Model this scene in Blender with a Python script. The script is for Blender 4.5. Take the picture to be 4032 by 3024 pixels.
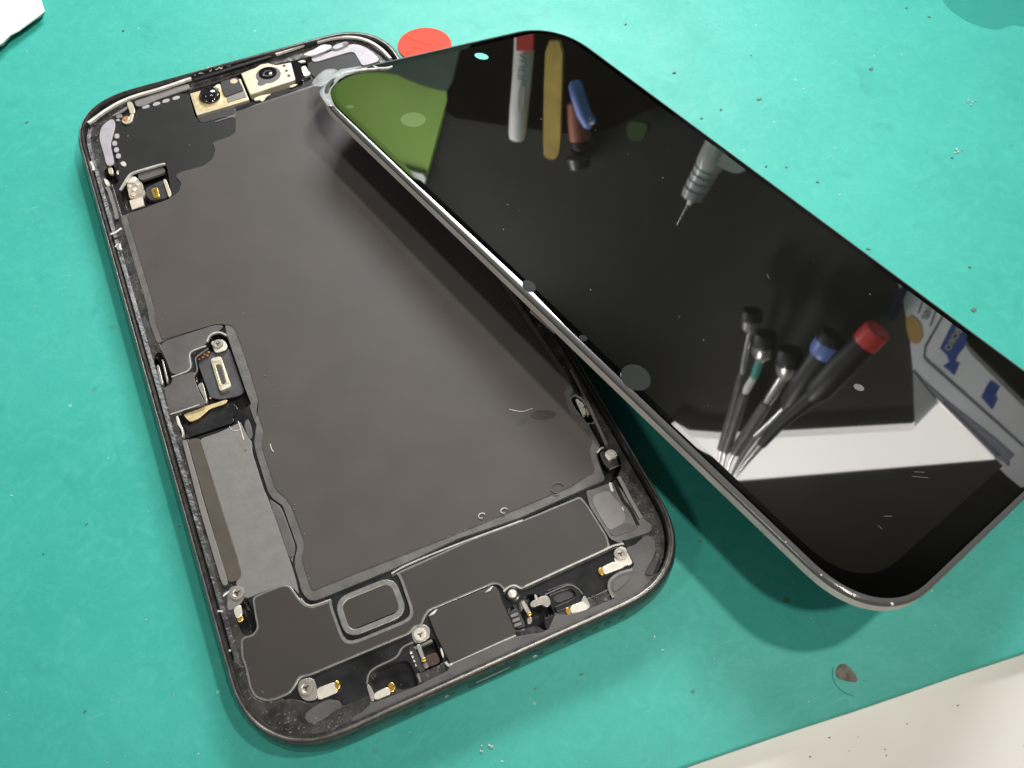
import bpy, bmesh, math, random
from mathutils import Vector, Matrix, Euler

# ------------------------------------------------------------------ scene, camera, light
scene = bpy.context.scene
for o in list(bpy.data.objects):
    bpy.data.objects.remove(o, do_unlink=True)
MM = 0.001
R = math.radians
random.seed(7)

CAM_LOC = Vector((-12.875, -110.165, 142.692))            # millimetres
CAM_ROT = Euler((0.5703, 0.00163, -0.4222), 'XYZ')
FOCAL = 3643.28                                            # in pixels of a 4032 wide picture
cam_data = bpy.data.cameras.new('camera')
cam_data.sensor_width = 36.0
cam_data.lens = FOCAL / 4032 * 36.0
cam_data.clip_start = 0.005
cam_data.dof.use_dof = True
cam_data.dof.focus_distance = 0.178
cam_data.dof.aperture_fstop = 60.0
cam_data.clip_end = 20
cam = bpy.data.objects.new('camera', cam_data)
cam.location = CAM_LOC * MM
cam.rotation_euler = CAM_ROT
scene.collection.objects.link(cam)
scene.camera = cam

world = bpy.data.worlds.new('World')
scene.world = world
world.use_nodes = True
bg = world.node_tree.nodes['Background']
bg.inputs[0].default_value = (1.0, 0.95, 0.9, 1)
bg.inputs[1].default_value = 0.095


def area_lamp(name, direction, dist, size, power, color, target=(15, -20, 0), size_y=None):
    ld = bpy.data.lights.new(name, 'AREA')
    ld.energy = power
    ld.color = color
    ld.size = size * MM
    if size_y:
        ld.shape = 'RECTANGLE'
        ld.size_y = size_y * MM
    o = bpy.data.objects.new(name, ld)
    d = Vector(direction).normalized()
    o.location = (Vector(target) + d * dist) * MM
    o.rotation_euler = d.to_track_quat('Z', 'Y').to_euler()
    scene.collection.objects.link(o)
    return o


def cone_lamp(name, direction, dist, radius, power, color, base=(15, -20, 0), aim=(36, 44, 0), cone=39):
    """spot lamp with a soft rim; its default pool is shaped to darken the near mat"""
    ld = bpy.data.lights.new(name, 'SPOT')
    ld.energy = power
    ld.color = color
    ld.shadow_soft_size = radius * MM
    ld.spot_size = R(cone)  # cone kept narrow so the light fades towards the near mat
    ld.spot_blend = 1.0
    o = bpy.data.objects.new(name, ld)
    loc = Vector(base) + Vector(direction).normalized() * dist
    o.location = loc * MM
    o.rotation_euler = (loc - Vector(aim)).to_track_quat('Z', 'Y').to_euler()
    scene.collection.objects.link(o)
    return o


cone_lamp('lamp_overhead', (0.34, -0.20, 0.92), 620, 17, 8.2, (1.0, 0.95, 0.88))
cone_lamp('lamp_bench', (0.10, -0.45, 0.88), 620, 17, 5.8, (1.0, 0.95, 0.88))
cone_lamp('fill_board', (0.0, 0.0, 1.0), 470, 30, 8.0, (1.0, 0.97, 0.94), base=(255, 70, 0), aim=(490, 110, 140), cone=62)  # added fill that brightens the mirrored tools and carton; no lamp known there
area_lamp('lamp_ceiling', (0.30, 0.50, 0.80), 380, 210, 2.3, (0.97, 0.99, 1.0), target=(75, 125, 0), size_y=110)
area_lamp('lamp_side', (-0.66, -0.12, 0.74), 600, 60, 0.42, (1.0, 0.97, 0.93))

scene.view_settings.view_transform = 'Standard'
scene.view_settings.look = 'None'
scene.view_settings.exposure = 0.0
scene.view_settings.gamma = 1.0
scene.render.engine = 'CYCLES'
scene.cycles.max_bounces = 8

# ------------------------------------------------------------------ photo pixels to places
CR = CAM_ROT.to_matrix()


def ray(u, v):
    return (CR @ Vector(((u - 2016) / FOCAL, -(v - 1512) / FOCAL, -1))).normalized()


def onz(u, v, z):
    """point of the level z (mm) seen at a pixel of the photograph"""
    d = ray(u, v)
    return CAM_LOC + d * ((z - CAM_LOC.z) / d.z)


# display panel pose (mm)
PO = Vector((62.30, -15.73, 10.71))
PR = Euler((-0.01305, 0.25103, 0.25223), 'XYZ').to_matrix()
PN = PR @ Vector((0, 0, 1))


def onpan(u, v, off=0.0):
    d = ray(u, v)
    return CAM_LOC + d * (((PO + PN * off - CAM_LOC).dot(PN)) / d.dot(PN))


def panloc(u, v, off=0.0):
    return PR.transposed() @ (onpan(u, v, off) - PO)


# upright board to the right of the bench, seen only as a mirror image in the glass
BM = Vector((math.cos(R(42)), math.sin(R(42)), 0))
BD = 440.0


def mir(u, v, off=0.0):
    """point on the tool board (off mm in front of it) whose mirror image falls on a pixel"""
    d = ray(u, v)
    p = onpan(u, v)
    r = d - 2 * d.dot(PN) * PN
    return p + r * ((BD - off - p.dot(BM)) / r.dot(BM))


def zoom(u0, v0, s):
    return lambda x, y: (u0 + x / s, v0 + y / s)


ZA = zoom(250, 50, 2.0109)
ZC = zoom(500, 1200, 2.765)
ZD = zoom(600, 1650, 2.4578)
ZE = zoom(800, 2150, 2.212)
ZF = zoom(1600, 2050, 2.0109)
ZG = zoom(2200, 1500, 2.552)
ZH = zoom(1200, 50, 4.1475)
ZL = zoom(300, 600, 4.1475)
ZK = zoom(600, 200, 2.4578)
ZM = zoom(1800, 100, 1.8433)
ZN = zoom(2600, 1100, 1.5084)
ZQ = zoom(1250, 200, 4.1475)
F0 = zoom(0, 0, 0.548611)


# ------------------------------------------------------------------ materials
MATS = {}


def mat(name, col, rough=0.5, metal=0.0, spec=0.5, noise=0.0, nscale=400.0, bump=0.0, bscale=900.0,
        coat=0.0, crough=0.05, ior=1.5, speck=None, speck_amt=0.0, speck_scale=3000.0, rvar=0.0, emit=None, estr=0.0):
    if name in MATS:
        return MATS[name]
    m = bpy.data.materials.new(name)
    m.use_nodes = True
    nt = m.node_tree
    b = nt.nodes['Principled BSDF']
    b.inputs['Base Color'].default_value = (*col, 1)
    b.inputs['Roughness'].default_value = rough
    b.inputs['Metallic'].default_value = metal
    b.inputs['Specular IOR Level'].default_value = spec
    b.inputs['IOR'].default_value = ior
    b.inputs['Coat Weight'].default_value = coat
    b.inputs['Coat Roughness'].default_value = crough
    if emit:
        b.inputs['Emission Color'].default_value = (*emit, 1)
        b.inputs['Emission Strength'].default_value = estr
    tc = nt.nodes.new('ShaderNodeTexCoord')
    colsock = None
    if noise > 0:
        n = nt.nodes.new('ShaderNodeTexNoise')
        n.inputs['Scale'].default_value = nscale
        n.inputs['Detail'].default_value = 6
        nt.links.new(tc.outputs['Object'], n.inputs['Vector'])
        r = nt.nodes.new('ShaderNodeValToRGB')
        r.color_ramp.elements[0].position = 0.3
        r.color_ramp.elements[1].position = 0.7
        r.color_ramp.elements[0].color = (*[max(0, c * (1 - noise)) for c in col], 1)
        r.color_ramp.elements[1].color = (*[min(1, c * (1 + noise)) for c in col], 1)
        nt.links.new(n.outputs['Fac'], r.inputs['Fac'])
        colsock = r.outputs['Color']
        if rvar > 0:
            mr = nt.nodes.new('ShaderNodeMapRange')
            mr.inputs['To Min'].default_value = max(0.02, rough - rvar)
            mr.inputs['To Max'].default_value = min(1, rough + rvar)
            nt.links.new(n.outputs['Fac'], mr.inputs['Value'])
            nt.links.new(mr.outputs['Result'], b.inputs['Roughness'])
    if speck:
        n2 = nt.nodes.new('ShaderNodeTexNoise')
        n2.inputs['Scale'].default_value = speck_scale
        n2.inputs['Detail'].default_value = 3
        nt.links.new(tc.outputs['Object'], n2.inputs['Vector'])
        r2 = nt.nodes.new('ShaderNodeValToRGB')
        r2.color_ramp.elements[0].position = 1 - speck_amt
        r2.color_ramp.elements[1].position = min(1, 1 - speck_amt + 0.06)
        nt.links.new(n2.outputs['Fac'], r2.inputs['Fac'])
        mx = nt.nodes.new('ShaderNodeMix')
        mx.data_type = 'RGBA'
        nt.links.new(r2.outputs['Color'], mx.inputs[0])
        if colsock:
            nt.links.new(colsock, mx.inputs[6])
        else:
            mx.inputs[6].default_value = (*col, 1)
        mx.inputs[7].default_value = (*speck, 1)
        colsock = mx.outputs[2]
    if colsock:
        nt.links.new(colsock, b.inputs['Base Color'])
    if bump > 0:
        n3 = nt.nodes.new('ShaderNodeTexNoise')
        n3.inputs['Scale'].default_value = bscale
        n3.inputs['Detail'].default_value = 5
        nt.links.new(tc.outputs['Object'], n3.inputs['Vector'])
        bp = nt.nodes.new('ShaderNodeBump')
        bp.inputs['Strength'].default_value = bump
        bp.inputs['Distance'].default_value = 0.0002
        nt.links.new(n3.outputs['Fac'], bp.inputs['Height'])
        nt.links.new(bp.outputs['Normal'], b.inputs['Normal'])
    MATS[name] = m
    return m


def mat_film(name, col, alpha, rough=0.12):
    m = bpy.data.materials.new(name)
    m.use_nodes = True
    b = m.node_tree.nodes['Principled BSDF']
    b.inputs['Base Color'].default_value = (*col, 1)
    b.inputs['Alpha'].default_value = alpha
    b.inputs['Roughness'].default_value = rough
    MATS[name] = m
    return m


def mat_mat():
    """worn blue green silicone mat: cloudy wear, faint scratches, pale and dark specks"""
    m = bpy.data.materials.new('mat_rubber')
    m.use_nodes = True
    nt = m.node_tree
    N, Lk = nt.nodes, nt.links
    b = N['Principled BSDF']
    tc = N.new('ShaderNodeTexCoord')

    def noise(scale, detail, rough=0.6, vec=None, dist=0.0):
        n = N.new('ShaderNodeTexNoise')
        n.inputs['Scale'].default_value = scale
        n.inputs['Detail'].default_value = detail
        n.inputs['Roughness'].default_value = rough
        n.inputs['Distortion'].default_value = dist
        Lk.new(vec or tc.outputs['Object'], n.inputs['Vector'])
        return n.outputs['Fac']

    def ramp(src, p0, p1, c0=(0, 0, 0), c1=(1, 1, 1)):
        r = N.new('ShaderNodeValToRGB')
        r.color_ramp.elements[0].position = p0
        r.color_ramp.elements[1].position = p1
        r.color_ramp.elements[0].color = (*c0, 1)
        r.color_ramp.elements[1].color = (*c1, 1)
        Lk.new(src, r.inputs['Fac'])
        return r.outputs['Color']

    def mix(fac, a, bb, k=None):
        x = N.new('ShaderNodeMix')
        x.data_type = 'RGBA'
        if k is not None:
            mm = N.new('ShaderNodeMath')
            mm.operation = 'MULTIPLY'
            mm.inputs[1].default_value = k
            Lk.new(fac, mm.inputs[0])
            fac = mm.outputs[0]
        Lk.new(fac, x.inputs[0])
        if isinstance(a, tuple):
            x.inputs[6].default_value = (*a, 1)
        else:
            Lk.new(a, x.inputs[6])
        x.inputs[7].default_value = (*bb, 1)
        return x.outputs[2]

    base = (0.038, 0.385, 0.315)
    c = mix(ramp(noise(28, 6, 0.62, dist=0.4), 0.35, 0.7), base, (0.052, 0.44, 0.365))
    c = mix(ramp(noise(210, 8, 0.72, dist=1.6), 0.47, 0.70), c, (0.080, 0.50, 0.42), 0.45)
    c = mix(ramp(noise(430, 5, 0.65, dist=0.8), 0.55, 0.72), c, (0.038, 0.34, 0.28), 0.22)
    c = mix(ramp(noise(95, 5, 0.6, dist=0.8), 0.60, 0.74), c, (0.028, 0.30, 0.25), 0.45)
    mp = N.new('ShaderNodeMapping')
    mp.inputs['Scale'].default_value = (1.0, 9.0, 1.0)
    mp.inputs['Rotation'].default_value = (0, 0, R(35))
    Lk.new(tc.outputs['Object'], mp.inputs['Vector'])
    c = mix(ramp(noise(120, 3, 0.5, mp.outputs[0]), 0.70, 0.76), c, (0.17, 0.56, 0.48), 0.4)
    vo = N.new('ShaderNodeTexVoronoi')
    vo.inputs['Scale'].default_value = 120
    Lk.new(tc.outputs['Object'], vo.inputs['Vector'])
    c = mix(ramp(vo.outputs['Distance'], 0.025, 0.05, (1, 1, 1), (0, 0, 0)), c, (0.36, 0.66, 0.60), 0.5)
    vo2 = N.new('ShaderNodeTexVoronoi')
    vo2.inputs['Scale'].default_value = 85
    vo2.inputs['Randomness'].default_value = 1
    mp2 = N.new('ShaderNodeMapping')
    mp2.inputs['Location'].default_value = (3.3, 1.7, 0)
    Lk.new(tc.outputs['Object'], mp2.inputs['Vector'])
    Lk.new(mp2.outputs[0], vo2.inputs['Vector'])
    c = mix(ramp(vo2.outputs['Distance'], 0.03, 0.06, (1, 1, 1), (0, 0, 0)), c, (0.05, 0.16, 0.13), 0.3)
    Lk.new(c, b.inputs['Base Color'])
    mr = N.new('ShaderNodeMapRange')
    mr.inputs['To Min'].default_value = 0.38
    mr.inputs['To Max'].default_value = 0.62
    Lk.new(noise(110, 6), mr.inputs['Value'])
    Lk.new(mr.outputs['Result'], b.inputs['Roughness'])
    b.inputs['Specular IOR Level'].default_value = 0.45
    bp = N.new('ShaderNodeBump')
    bp.inputs['Strength'].default_value = 0.25
    bp.inputs['Distance'].default_value = 0.0003
    Lk.new(noise(900, 6, 0.7), bp.inputs['Height'])
    Lk.new(bp.outputs['Normal'], b.inputs['Normal'])
    return m


M_MAT = mat_mat()
M_DESK = mat('desk_laminate', (0.84, 0.80, 0.73), 0.45, noise=0.04, nscale=60, speck=(0.45, 0.4, 0.34), speck_amt=0.24,
             speck_scale=500)
M_ALU = mat('black_anodised', (0.125, 0.123, 0.12), 0.30, metal=0.9, spec=0.6, noise=0.25, nscale=900, rvar=0.08)
M_RIMEDGE = mat('rim_highlight', (0.26, 0.245, 0.21), 0.35, metal=0.6, noise=0.3, nscale=500)
M_LEDGE = mat('dusty_adhesive', (0.036, 0.034, 0.032), 0.34, noise=0.7, nscale=420, bump=0.9, bscale=800,
              speck=(0.17, 0.165, 0.16), speck_amt=0.36, speck_scale=1300)
M_GASKET = mat('pale_gasket', (0.62, 0.60, 0.56), 0.55, noise=0.25, nscale=700)
M_DECK = mat('glossy_black', (0.020, 0.020, 0.021), 0.22, noise=0.5, nscale=250, rvar=0.10,
             speck=(0.10, 0.10, 0.10), speck_amt=0.30, speck_scale=2500)
M_WELL = mat('deep_black', (0.006, 0.006, 0.006), 0.35)
M_SHEET = mat('graphite_film', (0.076, 0.068, 0.063), 0.52, spec=0.25, coat=0.10, crough=0.14, noise=0.07, nscale=120, rvar=0.05, bump=0.04,
              bscale=2200, speck=(0.13, 0.12, 0.115), speck_amt=0.25, speck_scale=900)
M_SHEETD = mat('dark_film', (0.024, 0.025, 0.0235), 0.42, spec=0.22, noise=0.1, nscale=120, rvar=0.05,
               speck=(0.3, 0.3, 0.28), speck_amt=0.22, speck_scale=900)
M_FOIL = mat('grey_foil', (0.22, 0.21, 0.20), 0.45, metal=0.25, noise=0.07, nscale=520, bump=0.15, bscale=1800)
M_BORDER = mat('grey_border', (0.135, 0.13, 0.125), 0.42, metal=0.2, noise=0.22, nscale=420, bump=0.25, bscale=1800)
M_BROWN = mat('brown_tape', (0.085, 0.072, 0.058), 0.4, noise=0.12, nscale=300)
M_LOWER = mat('lower_film', (0.043, 0.037, 0.033), 0.42, noise=0.08, nscale=150, bump=0.03, bscale=2000)
M_CORNER = mat('corner_film', (0.10, 0.095, 0.092), 0.4, noise=0.2, nscale=220, bump=0.1)
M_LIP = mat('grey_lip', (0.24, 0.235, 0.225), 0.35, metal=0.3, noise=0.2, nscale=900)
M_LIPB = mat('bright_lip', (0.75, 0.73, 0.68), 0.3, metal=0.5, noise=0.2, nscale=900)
M_SILVER = mat('antenna_silver', (0.40, 0.38, 0.41), 0.5, metal=0.1, noise=0.12, nscale=500)
M_STEEL = mat('steel', (0.46, 0.43, 0.38), 0.36, metal=0.6, noise=0.18, nscale=900, bump=0.15)
M_CREAM = mat('cream_metal', (0.68, 0.61, 0.46), 0.38, metal=0.45, noise=0.1, nscale=600)
M_PALE = mat('pale_contact', (0.80, 0.76, 0.66), 0.35, metal=0.4, noise=0.12, nscale=700)
M_GOLD = mat('gold', (0.85, 0.52, 0.12), 0.28, metal=0.85, noise=0.2, nscale=900)
M_YGOLD = mat('pale_gold', (0.80, 0.66, 0.36), 0.35, metal=0.5, noise=0.2, nscale=900)
M_COPPER = mat('copper', (0.75, 0.36, 0.18), 0.35, metal=0.6)
M_RUST = mat('dark_copper', (0.05, 0.026, 0.018), 0.45, noise=0.3, nscale=900)
M_PCB = mat('charcoal_board', (0.062, 0.062, 0.066), 0.45, noise=0.2, nscale=500)
M_BLOCK = mat('charcoal_block', (0.045, 0.045, 0.047), 0.35, noise=0.2, nscale=600)
M_LENSB = mat('lens_black', (0.008, 0.008, 0.009), 0.12, spec=0.7)
M_LENS = mat('lens_glass', (0.01, 0.01, 0.012), 0.03, spec=1.0, coat=1.0)
M_GREYRING = mat('grey_ring', (0.11, 0.105, 0.10), 0.45)
M_GLUE = mat('pale_glue', (0.66, 0.64, 0.60), 0.3, noise=0.25, nscale=700, bump=0.5, bscale=1800)
M_GLASS = mat('black_glass', (0.0004, 0.0004, 0.0004), 0.015, spec=0.5, ior=2.75)
M_ACTIVE = mat('display_area', (0.0050, 0.0047, 0.0036), 0.02, spec=0.5, ior=2.75)
M_GEDGE = mat('glass_edge', (0.085, 0.084, 0.080), 0.18, spec=0.5, ior=1.6)
M_WALL = mat('pale_bezel', (0.66, 0.63, 0.58), 0.42, noise=0.12, nscale=240, bump=0.1)
M_UNDER = mat('panel_back', (0.05, 0.05, 0.052), 0.35, metal=0.3)
M_FILM = mat_film('clear_adhesive', (0.70, 0.74, 0.74), 0.42)
M_SPOT = mat('dried_spot', (0.035, 0.04, 0.038), 0.05, ior=3.6)
M_CYAN = mat('cyan_sticker', (0.16, 0.55, 0.48), 0.35)
M_RED = mat('red_vinyl', (0.80, 0.075, 0.045), 0.6, spec=0.12, noise=0.06, nscale=120)
M_PAPER = mat('white_tissue', (0.86, 0.85, 0.82), 0.8, noise=0.04, nscale=200, bump=0.3, bscale=500)
M_WET = mat_film('wet_spot', (0.03, 0.36, 0.29), 0.2, 0.4)
M_FLAKE = mat('brown_flake', (0.125, 0.19, 0.135), 0.7, noise=0.3, nscale=900)
M_SMUDGE = mat('brown_smudge', (0.16, 0.14, 0.115), 0.7, noise=0.45, nscale=900, bump=0.5)
M_DUST = mat('white_dust', (0.60, 0.62, 0.60), 0.7)
M_CRUMB = mat('grey_crumbs', (0.22, 0.215, 0.21), 0.5, noise=0.6, nscale=600)


# ------------------------------------------------------------------ mesh helpers (all in millimetres)
def link(name, bm, material, parent=None, smooth=False, bevel=0.0, keep=False):
    me = bpy.data.meshes.new(name)
    bmesh.ops.recalc_face_normals(bm, faces=bm.faces[:])
    bm.to_mesh(me)
    bm.free()
    if not keep:
        for v in me.vertices:
            v.co *= MM
    o = bpy.data.objects.new(name, me)
    if material:
        me.materials.append(material)
    scene.collection.objects.link(o)
    if parent:
        o.parent = parent
    if smooth:
        for p in me.polygons:
            p.use_smooth = True
    if bevel > 0:
        md = o.modifiers.new('bevel', 'BEVEL')
        md.width = bevel * MM
        md.segments = 2
        md.limit_method = 'ANGLE'
        md.angle_limit = R(40)
    return o


def thing(name, label, cat, loc=(0, 0, 0), group=None):
    o = bpy.data.objects.new(name, None)
    o.empty_display_size = 0.01
    o.location = Vector(loc) * MM
    scene.collection.objects.link(o)
    o['label'] = label
    o['category'] = cat
    if group:
        o['group'] = group
    return o


def tag(o, label, cat, group=None):
    o['label'] = label
    o['category'] = cat
    if group:
        o['group'] = group
    return o


def chaikin(p, n=2, closed=True):
    for _ in range(n):
        q = []
        m = len(p)
        for i in range(m if closed else m - 1):
            a, b = p[i], p[(i + 1) % m]
            q.append(a * 0.78 + b * 0.22)
            q.append(a * 0.22 + b * 0.78)
        if not closed:
            q = [p[0]] + q + [p[-1]]
        p = q
    return p


def fillet(p, r, seg=4, closed=True):
    """round the corners of an outline with a radius of about r"""
    out = []
    m = len(p)
    for i in range(m):
        if not closed and i in (0, m - 1):
            out.append(p[i])
            continue
        c, a, b = p[i], p[i - 1], p[(i + 1) % m]
        la, lb = (a - c).length, (b - c).length
        if la < 1e-6 or lb < 1e-6:
            continue
        s0 = c + (a - c) * min(r / la, 0.45)
        s1 = c + (b - c) * min(r / lb, 0.45)
        for k in range(seg + 1):
            t = k / seg
            out.append(s0 * (1 - t) ** 2 + c * 2 * t * (1 - t) + s1 * t * t)
    return out


def poly(zf, pts, z, n=2):
    """traced outline on the level z, corners softened"""
    p = [onz(*zf(*q), z) for q in pts]
    return fillet(p, (0, 0.6, 1.5, 2.2)[n]) if n else p


def prism(bm, loop, down):
    """closed prism: the loop is the top, down the vector to the bottom"""
    top = [bm.verts.new(v) for v in loop]
    bot = [bm.verts.new(v + down) for v in loop]
    bm.faces.new(top)
    bm.faces.new(bot[::-1])
    k = len(loop)
    for i in range(k):
        bm.faces.new((top[i], top[(i + 1) % k], bot[(i + 1) % k], bot[i]))


def inset_loop(loop, d):
    """move a level loop inwards by d"""
    k = len(loop)
    area = sum(loop[i].x * loop[(i + 1) % k].y - loop[(i + 1) % k].x * loop[i].y for i in range(k))
    s = 1 if area > 0 else -1
    out = []
    for i in range(k):
        e = (loop[(i + 1) % k] - loop[i - 1])
        e.z = 0
        if e.length < 1e-6:
            out.append(loop[i].copy())
            continue
        e.normalize()
        out.append(loop[i] + Vector((-e.y, e.x, 0)) * (d * s))
    return out


def plate(name, zf, pts, z, th, material, parent, n=2, bevel=0.06):
    bm = bmesh.new()
    prism(bm, poly(zf, pts, z, n), Vector((0, 0, -th)))
    return link(name, bm, material, parent, bevel=bevel)


def strip(name, path, width, z_th, material, parent, closed=False, bevel=0.0, up=Vector((0, 0, 1))):
    """flat band of some thickness along a path of points (the path is its top middle line)"""
    bm = bmesh.new()
    k = len(path)
    rings = []
    for i in range(k):
        a = path[i - 1] if (i > 0 or closed) else path[i]
        b = path[(i + 1) % k] if (i < k - 1 or closed) else path[i]
        t = (b - a).normalized()
        sd = t.cross(up).normalized() * (width / 2)
        p = path[i]
        rings.append([bm.verts.new(p + sd), bm.verts.new(p - sd), bm.verts.new(p - sd - up * z_th),
                      bm.verts.new(p + sd - up * z_th)])
    for i in range(k if closed else k - 1):
        a, b = rings[i], rings[(i + 1) % k]
        for j in range(4):
            bm.faces.new((a[j], a[(j + 1) % 4], b[(j + 1) % 4], b[j]))
    if not closed:
        bm.faces.new(rings[0][::-1])
        bm.faces.new(rings[-1])
    return link(name, bm, material, parent, bevel=bevel)


def tube(bm, pts, radii, seg=16, cap=True):
    rings = []
    for i, p in enumerate(pts):
        a = pts[max(0, i - 1)]
        b = pts[min(len(pts) - 1, i + 1)]
        t = (b - a).normalized()
        h = Vector((0, 0, 1)) if abs(t.z) < 0.9 else Vector((1, 0, 0))
        x = t.cross(h).normalized()
        y = t.cross(x)
        rings.append([bm.verts.new(p + (x * math.cos(2 * math.pi * j / seg) + y * math.sin(2 * math.pi * j / seg)) * radii[i])
                      for j in range(seg)])
    for a, b in zip(rings, rings[1:]):
        for j in range(seg):
            bm.faces.new((a[j], a[(j + 1) % seg], b[(j + 1) % seg], b[j]))
    if cap:
        bm.faces.new(rings[0][::-1])
        bm.faces.new(rings[-1])


def disc(bm, c, prof, seg=24):
    """lathe about the upright axis through c; prof = [(radius, height)...]"""
    rings = []
    for r, h in prof:
        rings.append([bm.verts.new(c + Vector((r * math.cos(2 * math.pi * j / seg), r * math.sin(2 * math.pi * j / seg), h)))
                      for j in range(seg)])
    for a, b in zip(rings, rings[1:]):
        for j in range(seg):
            bm.faces.new((a[j], a[(j + 1) % seg], b[(j + 1) % seg], b[j]))
    bm.faces.new(rings[0][::-1])
    bm.faces.new(rings[-1])


def rrect(w, l, r, n=14, p=2.3):
    pts = []
    hx, hy = w / 2, l / 2
    for cx, cy, a0 in ((hx - r, hy - r, 0), (-hx + r, hy - r, 90), (-hx + r, -hy + r, 180), (hx - r, -hy + r, 270)):
        for i in range(n + 1):
            a = R(a0 + 90 * i / n)
            c, s = math.cos(a), math.sin(a)
            pts.append(Vector((cx + r * math.copysign(abs(c) ** (2 / p), c), cy + r * math.copysign(abs(s) ** (2 / p), s), 0)))
    # long straight runs get extra points
    out = []
    for i in range(len(pts)):
        a, b = pts[i], pts[(i + 1) % len(pts)]
        k = max(1, int((b - a).length / 6))
        for j in range(k):
            out.append(a + (b - a) * (j / k))
    return out


def loft(bm, w, l, r, prof, close_top=False, close_bottom=False, n=14):
    """rounded rectangle swept through profile [(inset, z)...]"""
    base = rrect(w, l, r, n)
    k = len(base)
    ctr = Vector((0, 0, 0))
    rings = []
    for ins, z in prof:
        rr_ = rrect(w - 2 * ins, l - 2 * ins, max(0.5, r - ins * 0.9), n)
        # same count: resample by index of the base ring
        loopv = []
        if len(rr_) == k:
            loopv = rr_
        else:
            sx, sy = (w - 2 * ins) / w, (l - 2 * ins) / l
            loopv = [Vector((q.x * sx, q.y * sy, 0)) for q in base]
        rings.append([bm.verts.new(Vector((q.x, q.y, z))) for q in loopv])
    for a, b in zip(rings, rings[1:]):
        for j in range(k):
            bm.faces.new((a[j], a[(j + 1) % k], b[(j + 1) % k], b[j]))
    if close_bottom:
        bm.faces.new(rings[0][::-1])
    if close_top:
        bm.faces.new(rings[-1])
    return rings


def cut(target, cutters):
    """carve the cutters out of a mesh object and bake the result"""
    bm = bmesh.new()
    for loop, down in cutters:
        prism(bm, loop, down)
    tmp = link('cutter', bm, None)
    md = target.modifiers.new('cut', 'BOOLEAN')
    md.operation = 'DIFFERENCE'
    md.solver = 'EXACT'
    md.use_self = True
    md.object = tmp
    dg = bpy.context.evaluated_depsgraph_get()
    me = bpy.data.meshes.new_from_object(target.evaluated_get(dg))
    target.modifiers.remove(md)
    target.data = me
    bpy.data.objects.remove(tmp, do_unlink=True)


# ------------------------------------------------------------------ the bench: desk and mat
bm = bmesh.new()
prism(bm, [Vector((-900, -700, -2.05)), Vector((900, -700, -2.05)), Vector((900, 900, -2.05)), Vector((-900, 900, -2.05))],
      Vector((0, 0, -25)))
desk = link('desk_top', bm, M_DESK)
desk['kind'] = 'structure'

ea, eb = onz(4032, 2570, 0), onz(2680, 3024, 0)
ed = (eb - ea).normalized()
en = Vector((-ed.y, ed.x, 0))
if en.y < 0:
    en = -en
e0, e1 = ea - ed * 250, eb + ed * 260
edge = []
for i in range(60):
    t = i / 59
    p = e0.lerp(e1, t)
    edge.append(p + en * (0.12 * math.sin(i * 1.7) * random.random()))
loop = edge + [e1 + en * 420, e0 + en * 420]
bm = bmesh.new()
prism(bm, [Vector((p.x, p.y, 0)) for p in loop], Vector((0, 0, -2)))
work_mat = tag(link('work_mat', bm, M_MAT, bevel=0.3), 'worn turquoise green rubber work mat on the white desk', 'mat')

# things lying on the mat
c0 = onz(1672, 180, 0)
bm = bmesh.new()
ra, rb = (onz(1578, 150, 0) - c0).length * 1.0, 0
loop = [c0 + Vector((math.cos(a), math.sin(a), 0)) * 6.4 + Vector((0, 0, 0.35)) for a in [2 * math.pi * i / 48 for i in range(48)]]
prism(bm, loop, Vector((0, 0, -0.33)))
red = tag(link('round_sticker', bm, M_RED, bevel=0.08), 'small round red sticker with creases lying on the green mat', 'sticker')
for q in (((1590, 138), (1640, 160), (1700, 178)), ((1617, 185), (1650, 187), (1662, 189))):
    path = [onz(u, v, 0.42) for u, v in q]
    strip('crease', chaikin(path, 2, False), 0.30, 0.12, M_RED, red)

# folded tissue corner in the far left
tp = [(-420, -260), (60, -330), (172, 40), (150, 62), (72, 118), (40, 138), (10, 172), (-40, 195), (-420, 420)]
bm = bmesh.new()
for k, (zz, sc) in enumerate(((2.6, 1.0), (1.7, 0.985), (0.8, 1.015))):
    lp = [onz(u * sc, v * sc, zz) for u, v in tp]
    for q in lp:
        q.z += 0.35 * math.sin(q.x * 0.5 + k) * math.cos(q.y * 0.4)
        q.z = max(q.z, 0.32)
    prism(bm, lp, Vector((0, 0, -0.3)))
tissue = tag(link('folded_tissue', bm, M_PAPER, bevel=0.05), 'folded white paper tissue with a torn corner on the green mat', 'tissue')

# wet blotch, brown smudge, debris
bp_ = [(3690, -60), (3720, 20), (3790, 75), (3870, 108), (3930, 118), (3985, 95), (4060, 110), (4150, 60), (4150, -90)]
bm = bmesh.new()
prism(bm, chaikin([onz(u, v, 0.10) for u, v in bp_], 2), Vector((0, 0, -0.09)))
tag(link('wet_blotch', bm, M_WET), 'dark glossy wet blotch on the green mat', 'stain')
bm = bmesh.new()
sp_ = [(3290, 2655), (3295, 2625), (3318, 2610), (3345, 2625), (3380, 2672), (3372, 2688), (3335, 2682), (3300, 2672)]
prism(bm, chaikin([onz(u, v, 0.09) for u, v in sp_], 2), Vector((0, 0, -0.08)))
sm = tag(link('brown_smudge', bm, M_SMUDGE), 'half round brown residue smudge near the edge of the mat', 'smudge')
ring = [onz(u, v, 0.10) for u, v in ((3282, 2630), (3277, 2660), (3290, 2695), (3320, 2725), (3360, 2740))]
strip('ring_mark', chaikin(ring, 2, False), 0.12, 0.08, mat('ring_mark', (0.035, 0.25, 0.21), 0.6), sm)

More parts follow.
